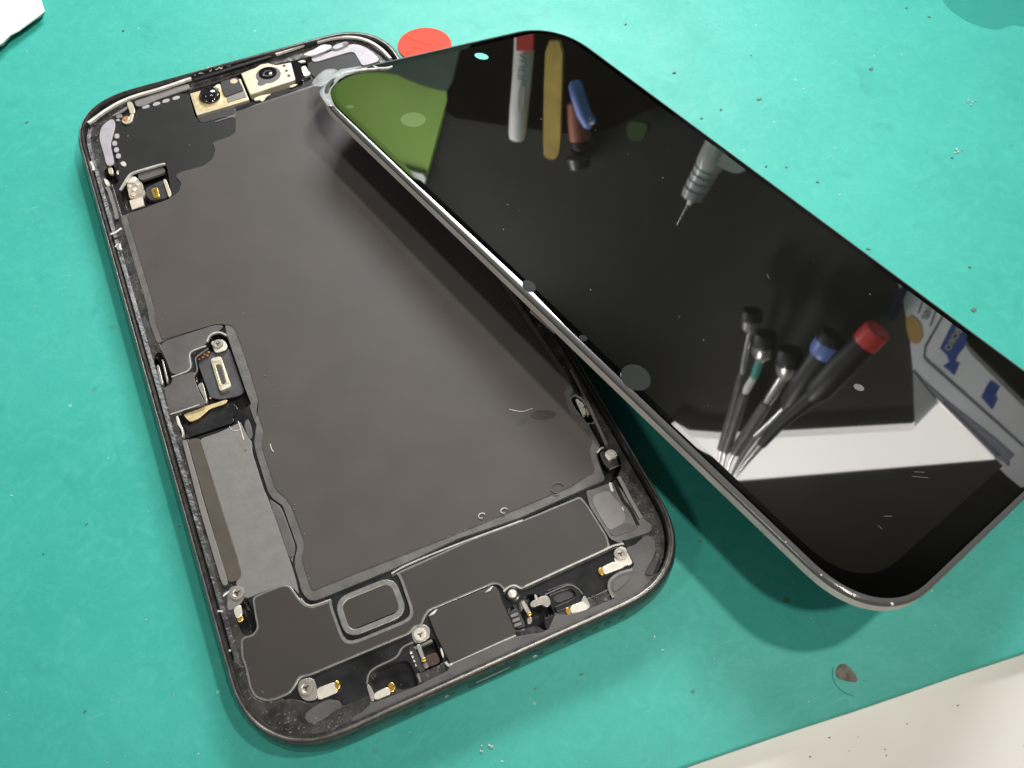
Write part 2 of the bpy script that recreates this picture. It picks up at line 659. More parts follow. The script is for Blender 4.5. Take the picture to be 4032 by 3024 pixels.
flake_spots = [(485, 120, 9), (352, 532, 14), (105, 480, 10), (2463, 94, 9), (2958, 217, 8), (2763, 465, 11), (2990, 390, 16), (3220, 716, 12),
               (3018, 655, 9), (3097, 657, 6), (3570, 30, 8), (3430, 270, 18), (3420, 978, 14), (3820, 1050, 14), (3835, 1218, 20),
               (3090, 2365, 22), (2760, 2130, 14), (2110, 2710, 9), (2290, 2655, 12), (706, 2073, 9), (333, 2800, 12), (2730, 2720, 12),
               (3660, 65, 10), (2655, 285, 14), (2840, 430, 12), (3750, 620, 8), (340, 2062, 7), (170, 2180, 7)]
for u, v, s in flake_spots:
    c = onz(u, v, 0.16)
    w = (onz(u + s, v, 0.16) - c).length
    a0 = random.random() * 6.28
    lp = []
    for j in range(7):
        a = a0 + j * 6.283 / 7
        rr_ = w * random.uniform(0.35, 0.75)
        lp.append(c + Vector((math.cos(a) * rr_, math.sin(a) * rr_ * 0.7, random.uniform(0, 0.08))))
    bm = bmesh.new()
    prism(bm, lp, Vector((0, 0, -0.15)))
    tag(link('debris_flake', bm, M_FLAKE), 'tiny brown debris flake lying loose on the green mat', 'flake', 'debris flakes on the mat')

for u, v, sz in ((1918, 2948, 26), (3820, 402, 22), (3775, 592, 18)):
    bm = bmesh.new()
    for kk in range(6):
        c = onz(u + random.uniform(-sz, sz), v + random.uniform(-sz, sz) * 0.6, 0.2)
        lp = [c + Vector((math.cos(a + kk) * random.uniform(0.08, 0.28), math.sin(a + kk) * random.uniform(0.08, 0.25), random.uniform(0, 0.15))) for a in (0, 1.3, 2.5, 3.6, 5.0)]
        prism(bm, lp, Vector((0, 0, -0.18)))
    tag(link('pale_scrap', bm, M_DUST), 'tiny cluster of pale shiny scrap crumbs on the green mat', 'scrap', 'pale scraps on the mat')

bm = bmesh.new()
for i in range(170):
    p = onz(random.uniform(0, 4032), random.uniform(0, 3024), 0.08)
    if (p - ea).dot(en) < 3:
        continue
    if abs(p.x) < 36 and abs(p.y) < 75:
        continue
    s = random.choice((0.04, 0.05, 0.06, 0.08, 0.12))
    a = random.random() * 3.14
    t = Vector((math.cos(a), math.sin(a), 0)) * s * random.uniform(0.8, 3)
    n_ = Vector((-t.y, t.x, 0)).normalized() * s
    prism(bm, [p + t, p + n_, p - t, p - n_], Vector((0, 0, -0.07)))
dust = link('dust', bm, M_DUST)
dust['kind'] = 'stuff'
dust['label'] = 'fine pale dust and fibres scattered over the mat'
dust['category'] = 'dust'
bm = bmesh.new()
for i in range(26):
    p = onz(random.uniform(2400, 4032), random.uniform(2560, 3024), -1.95)
    if (p - ea).dot(en) > -2:
        continue
    s = random.choice((0.05, 0.08, 0.12, 0.16))
    prism(bm, [p + Vector((math.cos(j * 1.25 + i), math.sin(j * 1.25 + i) * 0.7, 0)) * s for j in range(5)], Vector((0, 0, -0.08)))
grit = link('grit', bm, M_SMUDGE)
grit['kind'] = 'stuff'
grit['label'] = 'dark specks of grit on the white desk'
grit['category'] = 'grit'

# ------------------------------------------------------------------ the opened phone
phone = thing('phone_body', 'opened black phone body with its inside exposed, lying on the green mat', 'phone')
FW, FL, FR = 72.0, 149.0, 14.2
bm = bmesh.new()
loft(bm, FW, FL, FR, [(3.5, 0.15), (1.5, 0.2), (0.75, 0.55), (0.25, 1.3), (0.0, 2.4), (0.0, 5.0), (0.12, 5.9), (0.40, 6.6), (0.75, 6.95),
                      (1.1, 7.05), (1.35, 7.0), (1.45, 6.7), (1.5, 5.0), (1.7, 4.9), (1.75, 1.0), (1.75, 0.3)], close_bottom=True)
frame = link('frame', bm, M_ALU, phone, smooth=True)
md = frame.modifiers.new('split', 'EDGE_SPLIT')
md.split_angle = R(50)
# rim highlight put into the colour of a paler band on the shoulder
bm = bmesh.new()
loft(bm, FW, FL, FR, [(0.55, 6.79), (0.63, 6.87), (0.73, 6.955), (0.82, 7.0), (0.84, 6.9), (0.55, 6.65), (0.55, 6.79)])
link('rim_edge', bm, M_RIMEDGE, phone, smooth=True)
# dusty ledge where the adhesive was
bm = bmesh.new()
loft(bm, FW, FL, FR, [(1.62, 5.0), (1.62, 5.62), (1.75, 5.68), (2.4, 5.50), (3.4, 5.42), (4.2, 5.40), (4.3, 5.36), (4.3, 5.0), (1.62, 5.0)])
ledge = link('adhesive_ledge', bm, M_LEDGE, phone)
# cream gasket line along the far end
gp = [(560, 910), (640, 850), (740, 800), (860, 750), (980, 690)]
def on_rim(pts, zf, z):
    return [onz(*zf(*q), z) for q in pts]
strip('gasket', chaikin(on_rim([(195, 870), (235, 840), (330, 770), (440, 705), (560, 655), (760, 600), (905, 550), (1010, 515)], ZA, 6.6), 2, False),
      0.7, 0.5, M_GASKET, phone)
strip('gasket', chaikin(on_rim([(1680, 325), (1800, 285), (2000, 215), (2100, 190), (2212, 185)], ZA, 6.6), 2, False), 0.6, 0.5, M_GASKET, phone)
strip('gasket', chaikin(on_rim([(200, 470), (400, 415), (560, 390), (740, 385), (900, 405), (1050, 455), (1180, 530), (1290, 620), (1400, 740)], ZH, 6.6), 2, False),
      0.6, 0.5, M_GASKET, phone)

# mid plate (deck) with its wells
ZDK = 5.2
bm = bmesh.new()
loft(bm, FW - 5.9, FL - 5.9, FR - 2.8, [(0, 1.0), (0, ZDK)], close_bottom=True, close_top=True)
deck = link('mid_plate', bm, M_DECK, phone)
DN = Vector((0, 0, -2.6))
UPZ = 0.4


def well(zf, pts, n=2, depth=2.4):
    lp = poly(zf, pts, ZDK + 0.3, n)
    return (lp, Vector((0, 0, -0.3 - depth)))


W_CONN = [(870, 390), (900, 320), (1000, 292), (1080, 325), (1130, 470), (1290, 930), (1350, 1080), (1225, 1140), (1150, 1230), (1185, 1290),
          (600, 1485), (535, 1205), (790, 1110), (870, 1075), (730, 800), (760, 715), (740, 590), (860, 480)]
W_SLOTL = [(300, 560), (330, 510), (375, 520), (400, 570), (490, 830), (480, 880), (420, 912), (375, 880), (290, 620)]
W_SLOTR = [(110, 180), (150, 140), (200, 150), (250, 190), (365, 390), (350, 425), (290, 435), (240, 400), (120, 210)]
W_CAVR = [(385, 710), (430, 680), (560, 690), (620, 780), (635, 880), (560, 1000), (500, 1015), (440, 900)]
W_SENS = [(715, 615), (760, 530), (860, 370), (920, 325), (1420, 185), (1475, 205), (1490, 330), (1565, 690), (1510, 750), (860, 935), (780, 910)]
W_LEFT = [(330, 470), (360, 450), (400, 480), (460, 640), (460, 740), (400, 775), (340, 775), (310, 690), (255, 570), (250, 540), (330, 520)]
W_CAM = [(960, 640), (1400, 480), (1780, 380), (1930, 380), (1960, 520), (1500, 690), (1060, 835), (1030, 800)]
W_BLKL = [(1780, 880), (1830, 855), (2010, 790), (2090, 990), (2070, 1030), (1880, 1110)]
W_BLKR = [(800, 690), (900, 640), (950, 580), (1010, 575), (1110, 600), (1160, 700), (1180, 760), (1110, 880), (1030, 830), (870, 870)]
W_POCK = [(1450, 1120), (1500, 1080), (1740, 990), (1800, 1000), (1880, 1190), (1860, 1220), (1720, 1255), (1680, 1230), (1500, 1245), (1470, 1200)]
W_TINY = [(470, 270), (560, 190), (620, 195), (650, 400), (690, 460), (640, 500), (560, 525), (490, 430), (450, 350)]
wells = [well(ZC, W_CONN), well(ZC, W_SLOTL), well(ZG, W_SLOTR), well(ZG, W_CAVR), well(ZL, W_SENS, 1), well(ZE, W_LEFT),
           well(ZA, W_CAM, 1), well(ZE, W_BLKL, 1), well(ZF, W_BLKR, 1), well(ZE, W_POCK, 2, 1.2), well(ZL, W_TINY)]
cut(deck, wells)
cut(ledge, [([q + Vector((0, 0, 1.0)) for q in lp], dn - Vector((0, 0, 1.0))) for lp, dn in wells])

# ---- battery cover with the big graphite sheet
cover_pts = [ZC(1140, 180), ZC(1200, 260), ZC(1320, 590), ZC(1440, 1020), ZC(1420, 1190), ZD(1000, 110), ZD(985, 230), ZD(1005, 330), ZD(1118, 700),
             ZD(1165, 770), ZD(1262, 835), ZD(1305, 960), ZD(1405, 1240), ZD(1378, 1350), ZD(1378, 1430), ZD(1440, 1640), ZE(820, 300),
             ZE(870, 415), ZE(920, 470), ZE(980, 475), ZE(1130, 415), ZE(1640, 205), ZF(400, 145), ZF(900, -25), ZG(240, 1090),
             ZG(470, 985), ZG(440, 930), ZG(380, 760), ZG(375, 700), ZG(420, 660), ZG(300, 440), ZG(140, 240), ZG(100, 170), ZG(150, 100), ZG(100, -40),
             (2150, 1350), (2050, 1200), (1900, 960), (1650, 640), (1500, 420), (1330, 300), ZK(1300, 420), ZK(1000, 520), ZK(700, 640), ZA(1362, 830), ZA(1365, 948),
             ZA(1310, 985), ZA(1180, 1030), ZA(1205, 1085), ZA(1190, 1155), ZA(1112, 1217), ZA(922, 1268), ZA(890, 1292), ZA(938, 1350), ZA(920, 1420), ZA(842, 1478),
             ZA(640, 1550), ZA(450, 1612), ZC(215, 0), ZC(250, 200), ZC(330, 420), ZC(400, 392), ZC(960, 195)]
ident = lambda a, b: (a, b)
bm = bmesh.new()
lpc = poly(ident, cover_pts, 5.55, 1)
prism(bm, lpc, Vector((0, 0, -0.5)))
link('battery_cover', bm, M_BORDER, phone, bevel=0.08)
sheet_pts = [ZC(1130, 215), ZC(1180, 270), ZC(1290, 580), ZC(1390, 900), ZC(1430, 1040), ZC(1425, 1180), ZC(1488, 1370), ZD(1060, 200), ZD(1062, 280), ZD(1180, 640),
             ZD(1210, 695), ZD(1290, 760), ZD(1345, 840), ZD(1385, 945), ZD(1462, 1160), ZD(1470, 1230), ZD(1442, 1330), ZD(1470, 1440), ZD(1535, 1640),
             ZE(960, 385), ZE(1350, 225), ZF(60, 235), ZF(500, 60), ZG(130, 1055), ZG(215, 1000), ZG(365, 912), ZG(340, 820), ZG(305, 690), ZG(345, 610), ZG(300, 520), ZG(250, 478),
             ZG(150, 400), ZG(90, 262), ZG(45, 120), ZG(75, 60), ZG(40, -20), (2140, 1370), (2030, 1210), (1880, 980), (1640, 660), (1480, 430), (1330, 310),
             ZK(1250, 445), ZK(980, 535), ZK(800, 590), ZA(1362, 832), ZA(1362, 948), ZA(1310, 982), ZA(1178, 1026), ZA(1202, 1085), ZA(1186, 1151), ZA(1110, 1212), ZA(920, 1263), ZA(885, 1292), ZA(933, 1350),
             ZA(915, 1415), ZA(840, 1472), ZA(660, 1540), ZA(500, 1600), ZC(290, 0), ZC(320, 200), ZC(380, 380), ZC(960, 210)]
bm = bmesh.new()
prism(bm, poly(ident, sheet_pts, 5.72, 1), Vector((0, 0, -0.15)))
link('graphite_sheet', bm, M_SHEET, phone, bevel=0.04)
# dark logic board film at the top
film_pts = [(590, 760), (900, 640), (990, 640), (1040, 820), (1070, 870), (1360, 780), (1362, 948), (1310, 985), (1180, 1030), (1203, 1085), (1188, 1152), (1112, 1215),
            (922, 1266), (888, 1292), (935, 1350), (917, 1418), (860, 1470), (855, 1440), (820, 1230), (800, 1195), (640, 1240), (530, 1280), (480, 1350), (445, 1400), (440, 1300), (420, 1080), (400, 900), (420, 850), (540, 860)]
plate('board_film', ZA, film_pts, 5.50, 0.35, M_SHEETD, phone, 1)
plate('board_film', ZA, [(1940, 470), (1930, 400), (2212, 270), (2420, 280), (2560, 480), (2480, 640), (2050, 560)], 5.50, 0.35, M_SHEETD, phone, 1)

# ---- flex connector cover, two grey leaves with bright bent lips
plate('connector_cover', ZC, [(395, 398), (960, 215), (1060, 225), (1000, 285), (890, 320), (860, 440), (690, 495), (660, 560), (700, 705), (490, 775), (440, 640), (390, 520), (350, 470)],
      5.62, 0.35, M_CORNER, phone, 2)
plate('connector_cover', ZC, [(490, 800), (715, 725), (755, 745), (728, 800), (790, 960), (860, 1075), (790, 1105), (480, 1190), (440, 1080), (400, 900), (480, 870)],
      5.58, 0.35, M_CORNER, phone, 1)
lip = [(860, 445), (700, 500), (675, 550), (708, 705), (485, 785)]
strip('cover_lip', chaikin([onz(*ZC(*q), 5.68) for q in lip], 3, False), 0.22, 0.3, M_LIPB, phone)
lip = [(885, 470), (760, 560), (742, 590), (770, 715), (725, 770)]
strip('cover_lip', chaikin([onz(*ZC(*q), 5.62) for q in lip], 3, False), 0.16, 0.3, M_LIP, phone)
lip = [(870, 400), (905, 320), (1000, 290), (1085, 330)]
strip('cover_lip', chaikin([onz(*ZC(*q), 5.7) for q in lip], 3, False), 0.3, 0.4, M_LIPB, phone)
lip = [(470, 1192), (600, 1150), (790, 1085)]
strip('cover_lip', chaikin([onz(*ZC(*q), 5.64) for q in lip], 2, False), 0.2, 0.3, M_LIPB, phone)
lip = [(1190, 275), (1300, 590), (1425, 1030), (1350, 1080), (1280, 940)]

# inside the connector well
plate('flex_board', ZC, [(770, 640), (800, 590), (920, 510), (1110, 470), (1140, 540), (1275, 925), (1250, 970), (1180, 1000), (1010, 1030), (905, 1005), (830, 800)], 4.4, 0.5,
      M_PCB, phone, 1)
con = plate('flex_connector', ZC, [(905, 585), (1018, 555), (1135, 890), (1012, 945)], 5.0, 0.7, M_CREAM, phone, 1)
plate('connector_core', ZC, [(960, 655), (1020, 640), (1080, 850), (1035, 865)], 5.12, 0.2, M_PCB, con, 1)
for q in ([(945, 665), (962, 660), (1022, 868), (1006, 874)], [(1025, 640), (1042, 634), (1100, 842), (1084, 848)]):
    plate('contact_row', ZC, q, 5.18, 0.2, M_YGOLD, con, 0)
for q in ([(915, 585), (1010, 560), (1020, 600), (930, 625)], [(1035, 880), (1105, 860), (1130, 890), (1018, 935)]):
    plate('end_clamp', ZC, q, 5.15, 0.2, M_PALE, con, 1)
plate('copper_edge', ZC, [(745, 560), (790, 540), (890, 490), (920, 520), (790, 610), (750, 600)], 4.7, 0.6, M_RUST, phone, 1)
plate('copper_edge', ZC, [(725, 780), (755, 770), (775, 850), (740, 850)], 4.7, 0.6, M_RUST, phone, 1)
for q in ((890, 518), (843, 540), (875, 552), (825, 572), (782, 592), (797, 552), (746, 795), (757, 832), (908, 1016)):
    bm = bmesh.new()
    c = onz(*ZC(*q), 4.75)
    disc(bm, c, [(0.20, -0.1), (0.20, 0.05), (0.15, 0.1)], 12)
    link('solder_dot', bm, M_COPPER, phone, smooth=False)
plate('shield_bar', ZC, [(765, 870), (822, 838), (845, 920), (880, 1070), (800, 1105)], 5.1, 0.8, M_STEEL, phone, 1)
plate('gold_flex', ZC, [(605, 1178), (800, 1120), (910, 1085), (1080, 1030), (1095, 1045), (1060, 1080), (900, 1130), (800, 1222), (690, 1272), (650, 1245)], 4.9, 0.25, M_YGOLD, phone, 1)
plate('gold_flex', ZC, [(650, 1245), (800, 1205), (820, 1205), (790, 1235), (690, 1280)], 4.78, 0.2, M_COPPER, phone, 1)
plate('side_clip', ZC, [(530, 1215), (555, 1205), (580, 1300), (605, 1330), (622, 1420), (595, 1450), (600, 1400), (585, 1350), (550, 1300)], 5.5, 0.8, M_PALE, phone, 1)
plate('black_flex', ZC, [(690, 1300), (860, 1180), (930, 1130), (1150, 1060), (1215, 1140), (1150, 1230), (1170, 1280), (620, 1460)], 4.2, 0.3, M_DECK, phone, 1)
# metal bars inside the side slot
for q in ([(318, 660), (345, 650), (395, 860), (372, 880)], [(375, 590), (395, 600), (450, 830), (435, 860)]):
    plate('slot_spring', ZC, q, 5.0, 0.9, M_STEEL, phone, 1)


def screw(zf, x, y, r, z, parent, material=M_STEEL, name='screw'):
    c = onz(*zf(x, y), z)
    bm = bmesh.new()
    disc(bm, c, [(r * 0.98, -0.6), (r, -0.05), (r * 0.94, 0.05), (r * 0.62, 0.07), (r * 0.55, 0.0), (r * 0.40, -0.02)], 28)
    s = link(name, bm, material, parent, smooth=True)
    s.modifiers.new('split', 'EDGE_SPLIT').split_angle = R(35)
    bm = bmesh.new()
    for k in range(3):
        a = k * 2.0944 + 0.4
        t = Vector((math.cos(a), math.sin(a), 0))
        n_ = Vector((-t.y, t.x, 0)) * r * 0.10
        prism(bm, [c + Vector((0, 0, 0.03)) + q for q in (n_, n_ + t * r * 0.42, -n_ + t * r * 0.42, -n_)], Vector((0, 0, -0.2)))
    link('drive_slot', bm, M_RUST, s)
    return s


plate('screw_tab', ZC, [(910, 400), (1040, 370), (1095, 440), (1080, 490), (960, 525)], 5.05, 0.3, M_PALE, phone, 1)
screw(ZC, 988, 425, 1.0, 5.3, phone)

# ---- left grey plate, brown strip, pale strip
plate('side_plate', ZD, [(462, 190), (640, 130), (830, 40), (850, 25), (900, 130), (935, 190), (962, 215), (968, 330), (1085, 700), (1110, 745), (1350, 1425), (1395, 1580), (1420, 1700), (1370, 1640), (1270, 1600), (1130, 1650), (900, 1740), (840, 1640), (800, 1590), (862, 1500), (820, 1340)],
      5.6, 0.45, M_FOIL, phone, 1)
plate('side_plate', ZD, [(1125, 770), (1160, 790), (1250, 850), (1390, 1240), (1362, 1330), (1358, 1410), (1250, 1160)], 5.52, 0.4, M_BORDER, phone, 2)
plate('rough_patch', ZD, [(1175, 880), (1210, 865), (1255, 875), (1375, 1260), (1378, 1320), (1340, 1340), (1310, 1320)], 5.66, 0.2, M_CORNER, phone, 2)
plate('rough_patch', ZD, [(885, 60), (905, 0), (940, 10), (975, 150), (955, 195), (930, 190)], 5.66, 0.2, M_CORNER, phone, 2)
plate('brown_strip', ZD, [(335, 195), (455, 182), (480, 230), (865, 1495), (850, 1550), (745, 1585), (715, 1540)], 5.66, 0.4, M_BROWN, phone, 2)
plate('side_rail', ZD, [(285, 205), (330, 200), (520, 880), (735, 1590), (690, 1620), (660, 1560), (470, 920)], 5.9, 0.6, M_FOIL, phone, 1)
plate('battery_lip', ZD, [(960, -20), (985, 40), (1010, 110), (985, 235), (1005, 330), (1010, 330), (1110, 680), (1095, 690), (985, 340), (965, 235), (985, 110)], 5.3, 0.3, M_WELL, phone, 1)
# fine scratch curl on the grey plate
strip('scratch', chaikin([onz(*ZD(*q), 5.68) for q in ((830, 20), (845, 60), (865, 130), (885, 200))], 2, False), 0.14, 0.05, M_GLUE, phone)
strip('scratch', chaikin([onz(*ZD(*q), 5.68) for q in ((745, 70), (770, 110), (820, 115), (850, 95))], 2, False), 0.07, 0.05, M_GLUE, phone)

plate('connector_border', ZC, [(1085, 318), (1060, 205), (1140, 195), (1190, 265), (1310, 590), (1425, 1030), (1405, 1190), (1440, 1330), (1395, 1290), (1330, 1100), (1352, 1082), (1292, 930), (1135, 470)],
      5.56, 0.4, M_BORDER, phone, 1)
# dusty film in the near left corner and along the foot
plate('dusty_corner', ZE, [(290, 1000), (345, 1060), (390, 1250), (440, 1320), (540, 1370), (640, 1360), (740, 1330), (830, 1340), (930, 1375), (1110, 1330), (1220, 1390), (1290, 1490), (1300, 1600), (900, 1680), (700, 1640), (440, 1480), (250, 1200), (220, 1000)],
      5.85, 0.5, M_LEDGE, phone, 1)
plate('dusty_corner', ZE, [(880, 1500), (900, 1440), (1060, 1340), (1180, 1340), (1220, 1400), (1130, 1440), (1020, 1530), (930, 1550)], 5.92, 0.2, M_CORNER, phone, 2)
plate('edge_film', ZE, [(1280, 1500), (1380, 1450), (1460, 1370), (1500, 1360), (1900, 1205), (2160, 1100), (2212, 1130), (2212, 1180), (1500, 1500), (1330, 1570)], 5.8, 0.5, M_CORNER, phone, 1)

# ---- lower cover: grey lip below, brown film on top, raised frame
low_pts = [ZE(425, 445), ZE(560, 385), ZE(700, 332), ZE(760, 345), ZE(800, 400), ZE(835, 450), ZE(885, 505), ZE(950, 525), ZE(1100, 475), ZE(1400, 350), ZE(1640, 248), ZE(1730, 212),
           ZF(500, 150), ZF(920, -5), ZF(1380, -195), ZG(300, 1255), ZG(490, 1560), ZF(1605, 175), ZF(1615, 205),
           ZF(1570, 240), ZF(1270, 375), ZF(940, 530), ZF(900, 545), ZF(860, 515), ZF(820, 525), ZF(775, 560), ZF(740, 510), ZF(690, 500), ZF(180, 715), ZF(145, 770), ZF(125, 835),
           ZE(1845, 705), ZE(1800, 765), ZE(930, 1130), ZE(845, 1145), ZE(800, 1230), ZE(750, 1290), ZE(620, 1345), ZE(540, 1355), ZE(440, 1310), ZE(400, 1230), ZE(365, 1060), ZE(330, 960),
           ZE(325, 830), ZE(345, 790), ZE(430, 770), ZE(470, 710), ZE(450, 620)]
lp = poly(ident, low_pts, 5.62, 1)
bm = bmesh.new()
prism(bm, lp, Vector((0, 0, -0.45)))
lower_cover = link('lower_cover', bm, M_LIP, phone, bevel=0.12)
bm = bmesh.new()
raw = [onz(*q, 5.62) for q in low_pts]
k = len(raw)
sg = 1 if sum(raw[i].x * raw[(i + 1) % k].y - raw[(i + 1) % k].x * raw[i].y for i in range(k)) > 0 else -1
lp2 = []
for i in range(k):
    d0 = (raw[i] - raw[i - 1]).normalized()
    d1 = (raw[(i + 1) % k] - raw[i]).normalized()
    n0, n1 = Vector((-d0.y, d0.x, 0)) * sg, Vector((-d1.y, d1.x, 0)) * sg
    mv = (n0 + n1) / max(0.6, 1 + n0.dot(n1))
    lp2.append(raw[i] + mv * 0.34 + Vector((0, 0, 0.08)))
lp2 = fillet(lp2, 0.5)
prism(bm, lp2, Vector((0, 0, -0.16)))
lower_film = link('lower_film', bm, M_LOWER, phone)
WIN = [(1105, 480), (1140, 405), (1640, 195), (1705, 255), (1810, 565), (1775, 630), (1300, 825), (1220, 800)]
wl = poly(ZE, WIN, 6.0, 2)
cut(lower_cover, [(wl, Vector((0, 0, -1.5)))])
cut(lower_film, [([q for q in poly(ZE, [(1080, 475), (1125, 385), (1650, 165), (1725, 235), (1840, 570), (1800, 650), (1300, 855), (1205, 830)], 6.0, 2)], Vector((0, 0, -1.5)))])
# bright line along the top edge of the lower cover
strip('cover_lip', chaikin([onz(*q, 5.72) for q in (ZE(1640, 238), ZF(0, 348), ZF(400, 185), ZF(920, -5))], 1, False), 0.22, 0.3, M_LIPB, phone)
strip('cover_lip', chaikin([onz(*q, 5.70) for q in (ZE(850, 455), ZE(890, 505), ZE(950, 522), ZE(1110, 465))], 2, False), 0.2, 0.3, M_LIPB, phone)
strip('cover_lip', chaikin([onz(*q, 5.72) for q in (ZF(940, 520), ZF(1270, 368), ZF(1570, 232), ZF(1640, 195), ZF(1720, 180))], 1, False), 0.25, 0.3, M_LIPB, phone)
strip('cover_lip', chaikin([onz(*q, 5.72) for q in (ZF(770, 560), ZF(815, 520), ZF(860, 510), ZF(905, 535))], 2, False), 0.25, 0.3, M_LIPB, phone)
# rectangular window with raised frame
wf = fillet([onz(*ZE(*q), 5.62) for q in ((1165, 478), (1642, 285), (1755, 580), (1262, 780))], 2.0, 6)
strip('window_frame', wf, 0.95, 0.4, M_LIP, phone, closed=True, bevel=0.12)
plate('window_pad', ZE, [(1195, 495), (1625, 318), (1718, 555), (1275, 735)], 5.5, 0.3, M_LOWER, phone, 1)

# ---- bottom bracket parts
plate('port_cover', ZF, [(165, 740), (215, 705), (690, 512), (730, 540), (765, 650), (872, 900), (350, 1138), (240, 920), (190, 800)], 5.75, 0.6, M_LOWER, phone, 1, 0.12)
strip('cover_lip', [onz(*ZF(*q), 5.72) for q in ((340, 1140), (600, 1025), (868, 908))], 0.22, 0.5, M_LIPB, phone)
strip('cover_lip', chaikin([onz(*ZE(*q), 5.6) for q in ((2110, 1010), (2140, 1045), (2170, 1030))], 1, False), 0.35, 0.4, M_LIPB, phone)
for q in ((660, 548), (215, 733)):
    c = onz(*ZF(*q), 5.8)
    bm = bmesh.new()
    tube(bm, [c - Vector((0.8, 0.1, 0)), c, c + Vector((0.7, 0.35, 0))], [0.12, 0.22, 0.08], 8)
    link('glue_fleck', bm, M_GLUE, phone, smooth=True)


def contact(zf, body, tip, z, name='spring_contact', material=M_PALE):
    o = plate(name, zf, body, z, 0.35, material, phone, 1, 0.08)
    plate('gold_tip', zf, tip, z + 0.05, 0.35, M_GOLD, o, 2, 0.08)
    return o


plate('contact_base', ZE, [(830, 1180), (880, 1150), (960, 1150), (990, 1230), (1000, 1320), (930, 1355), (860, 1330), (825, 1270)], 5.55, 0.5, M_STEEL, phone, 2)
screw(ZE, 895, 1235, 1.15, 5.75, phone)
contact(ZE, [(985, 1240), (1145, 1180), (1180, 1270), (1000, 1345)], [(1135, 1180), (1165, 1165), (1195, 1205), (1185, 1245), (1160, 1258)], 5.7)
plate('contact_base', ZE, [(1420, 1210), (1445, 1200), (1490, 1280), (1490, 1345), (1465, 1355)], 5.55, 0.5, M_STEEL, phone, 1)
contact(ZE, [(1480, 1285), (1610, 1220), (1640, 1285), (1495, 1345)], [(1605, 1205), (1640, 1180), (1675, 1210), (1670, 1250), (1640, 1275), (1625, 1260)], 5.7)
plate('contact_base', ZF, [(1380, 640), (1410, 580), (1450, 650), (1460, 690), (1400, 700)], 5.55, 0.5, M_STEEL, phone, 1)
contact(ZF, [(1290, 680), (1400, 635), (1455, 690), (1310, 742)], [(1252, 700), (1285, 680), (1310, 715), (1300, 745), (1275, 745)], 5.7)
plate('contact_base', ZF, [(1650, 240), (1690, 205), (1735, 210), (1800, 340), (1690, 360), (1645, 320)], 5.55, 0.5, M_PALE, phone, 1)
screw(ZF, 1695, 262, 1.05, 5.75, phone)
contact(ZF, [(1540, 370), (1650, 320), (1740, 345), (1720, 370), (1560, 428)], [(1512, 385), (1545, 365), (1570, 405), (1555, 432), (1530, 425)], 5.7)
plate('contact_base', ZE, [(215, 380), (260, 345), (330, 345), (360, 400), (350, 480), (230, 570), (205, 540)], 5.65, 0.5, M_FOIL, phone, 2)
screw(ZE, 295, 408, 1.15, 5.85, phone)
contact(ZE, [(258, 545), (325, 500), (345, 600), (290, 640)], [(290, 632), (345, 602), (350, 640), (318, 666), (300, 655)], 5.6)
plate('corner_arc', ZE, [(165, 445), (185, 410), (235, 385), (225, 400), (190, 430)], 6.4, 0.2, M_GLUE, phone, 1)

# spring blocks beside the port cover
plate('spring_block', ZE, [(1770, 880), (1830, 850), (1850, 890), (1940, 1080), (1880, 1105)], 5.0, 1.0, M_BLOCK, phone, 1)
plate('spring_block', ZE, [(1920, 960), (2030, 920), (2070, 1010), (1960, 1060)], 4.9, 1.0, M_RUST, phone, 1)
plate('spring_block', ZE, [(1830, 880), (1990, 810), (2000, 830), (1850, 900)], 5.2, 1.0, M_FOIL, phone, 0)
contact(ZE, [(1850, 860), (1890, 850), (1935, 985), (1905, 995)], [(1893, 980), (1930, 965), (1945, 995), (1905, 1015)], 5.5, material=M_STEEL)
plate('spring_tail', ZE, [(1910, 1020), (1945, 1010), (1970, 1050), (1930, 1075)], 4.9, 0.4, M_FOIL, phone, 1)
plate('screw_seat', ZE, [(1810, 740), (1850, 690), (1930, 680), (1980, 720), (1970, 800), (1880, 850), (1830, 830)], 5.5, 0.6, M_STEEL, phone, 2)
screw(ZE, 1890, 770, 1.0, 5.7, phone, M_PALE)
plate('side_spring', ZE, [(2060, 890), (2080, 890), (2100, 960), (2085, 975)], 5.6, 0.5, M_PALE, phone, 1)
for i in range(4):
    plate('contact_pad', ZE, [(1795 + i * 12, 925 + i * 36), (1815 + i * 12, 915 + i * 36), (1825 + i * 12, 935 + i * 36), (1803 + i * 12, 945 + i * 36)], 5.1, 0.2, M_PALE, phone, 0)
plate('spring_block', ZF, [(810, 720), (880, 690), (950, 830), (870, 860)], 5.0, 1.0, M_BLOCK, phone, 1)
for i in range(3):
    plate('rib', ZF, [(822 + i * 14, 748 + i * 38), (880 + i * 14, 725 + i * 38), (888 + i * 14, 745 + i * 38), (830 + i * 14, 768 + i * 38)], 5.2, 0.4, M_FOIL, phone, 0)
contact(ZF, [(905, 650), (935, 635), (990, 725), (955, 740)], [(950, 735), (990, 718), (995, 745), (965, 755)], 5.5, material=M_STEEL)
plate('steel_bracket', ZF, [(975, 650), (1060, 600), (1120, 590), (1150, 650), (1110, 690), (1070, 660), (990, 690)], 5.6, 0.6, M_STEEL, phone, 1)
plate('steel_bracket', ZF, [(1010, 580), (1035, 590), (1040, 620), (1020, 625)], 5.7, 0.5, M_LIPB, phone, 1)
plate('spring_tail', ZF, [(950, 770), (990, 755), (1000, 790), (965, 830)], 4.9, 0.4, M_STEEL, phone, 1)
bm = bmesh.new()
c = onz(*ZF(840, 580), 5.55)
disc(bm, c, [(1.1, -0.3), (1.1, 0.02), (0.95, 0.06), (0.95, 0.0), (0.7, 0.0)], 26)
rg = link('post_ring', bm, M_DECK, phone)
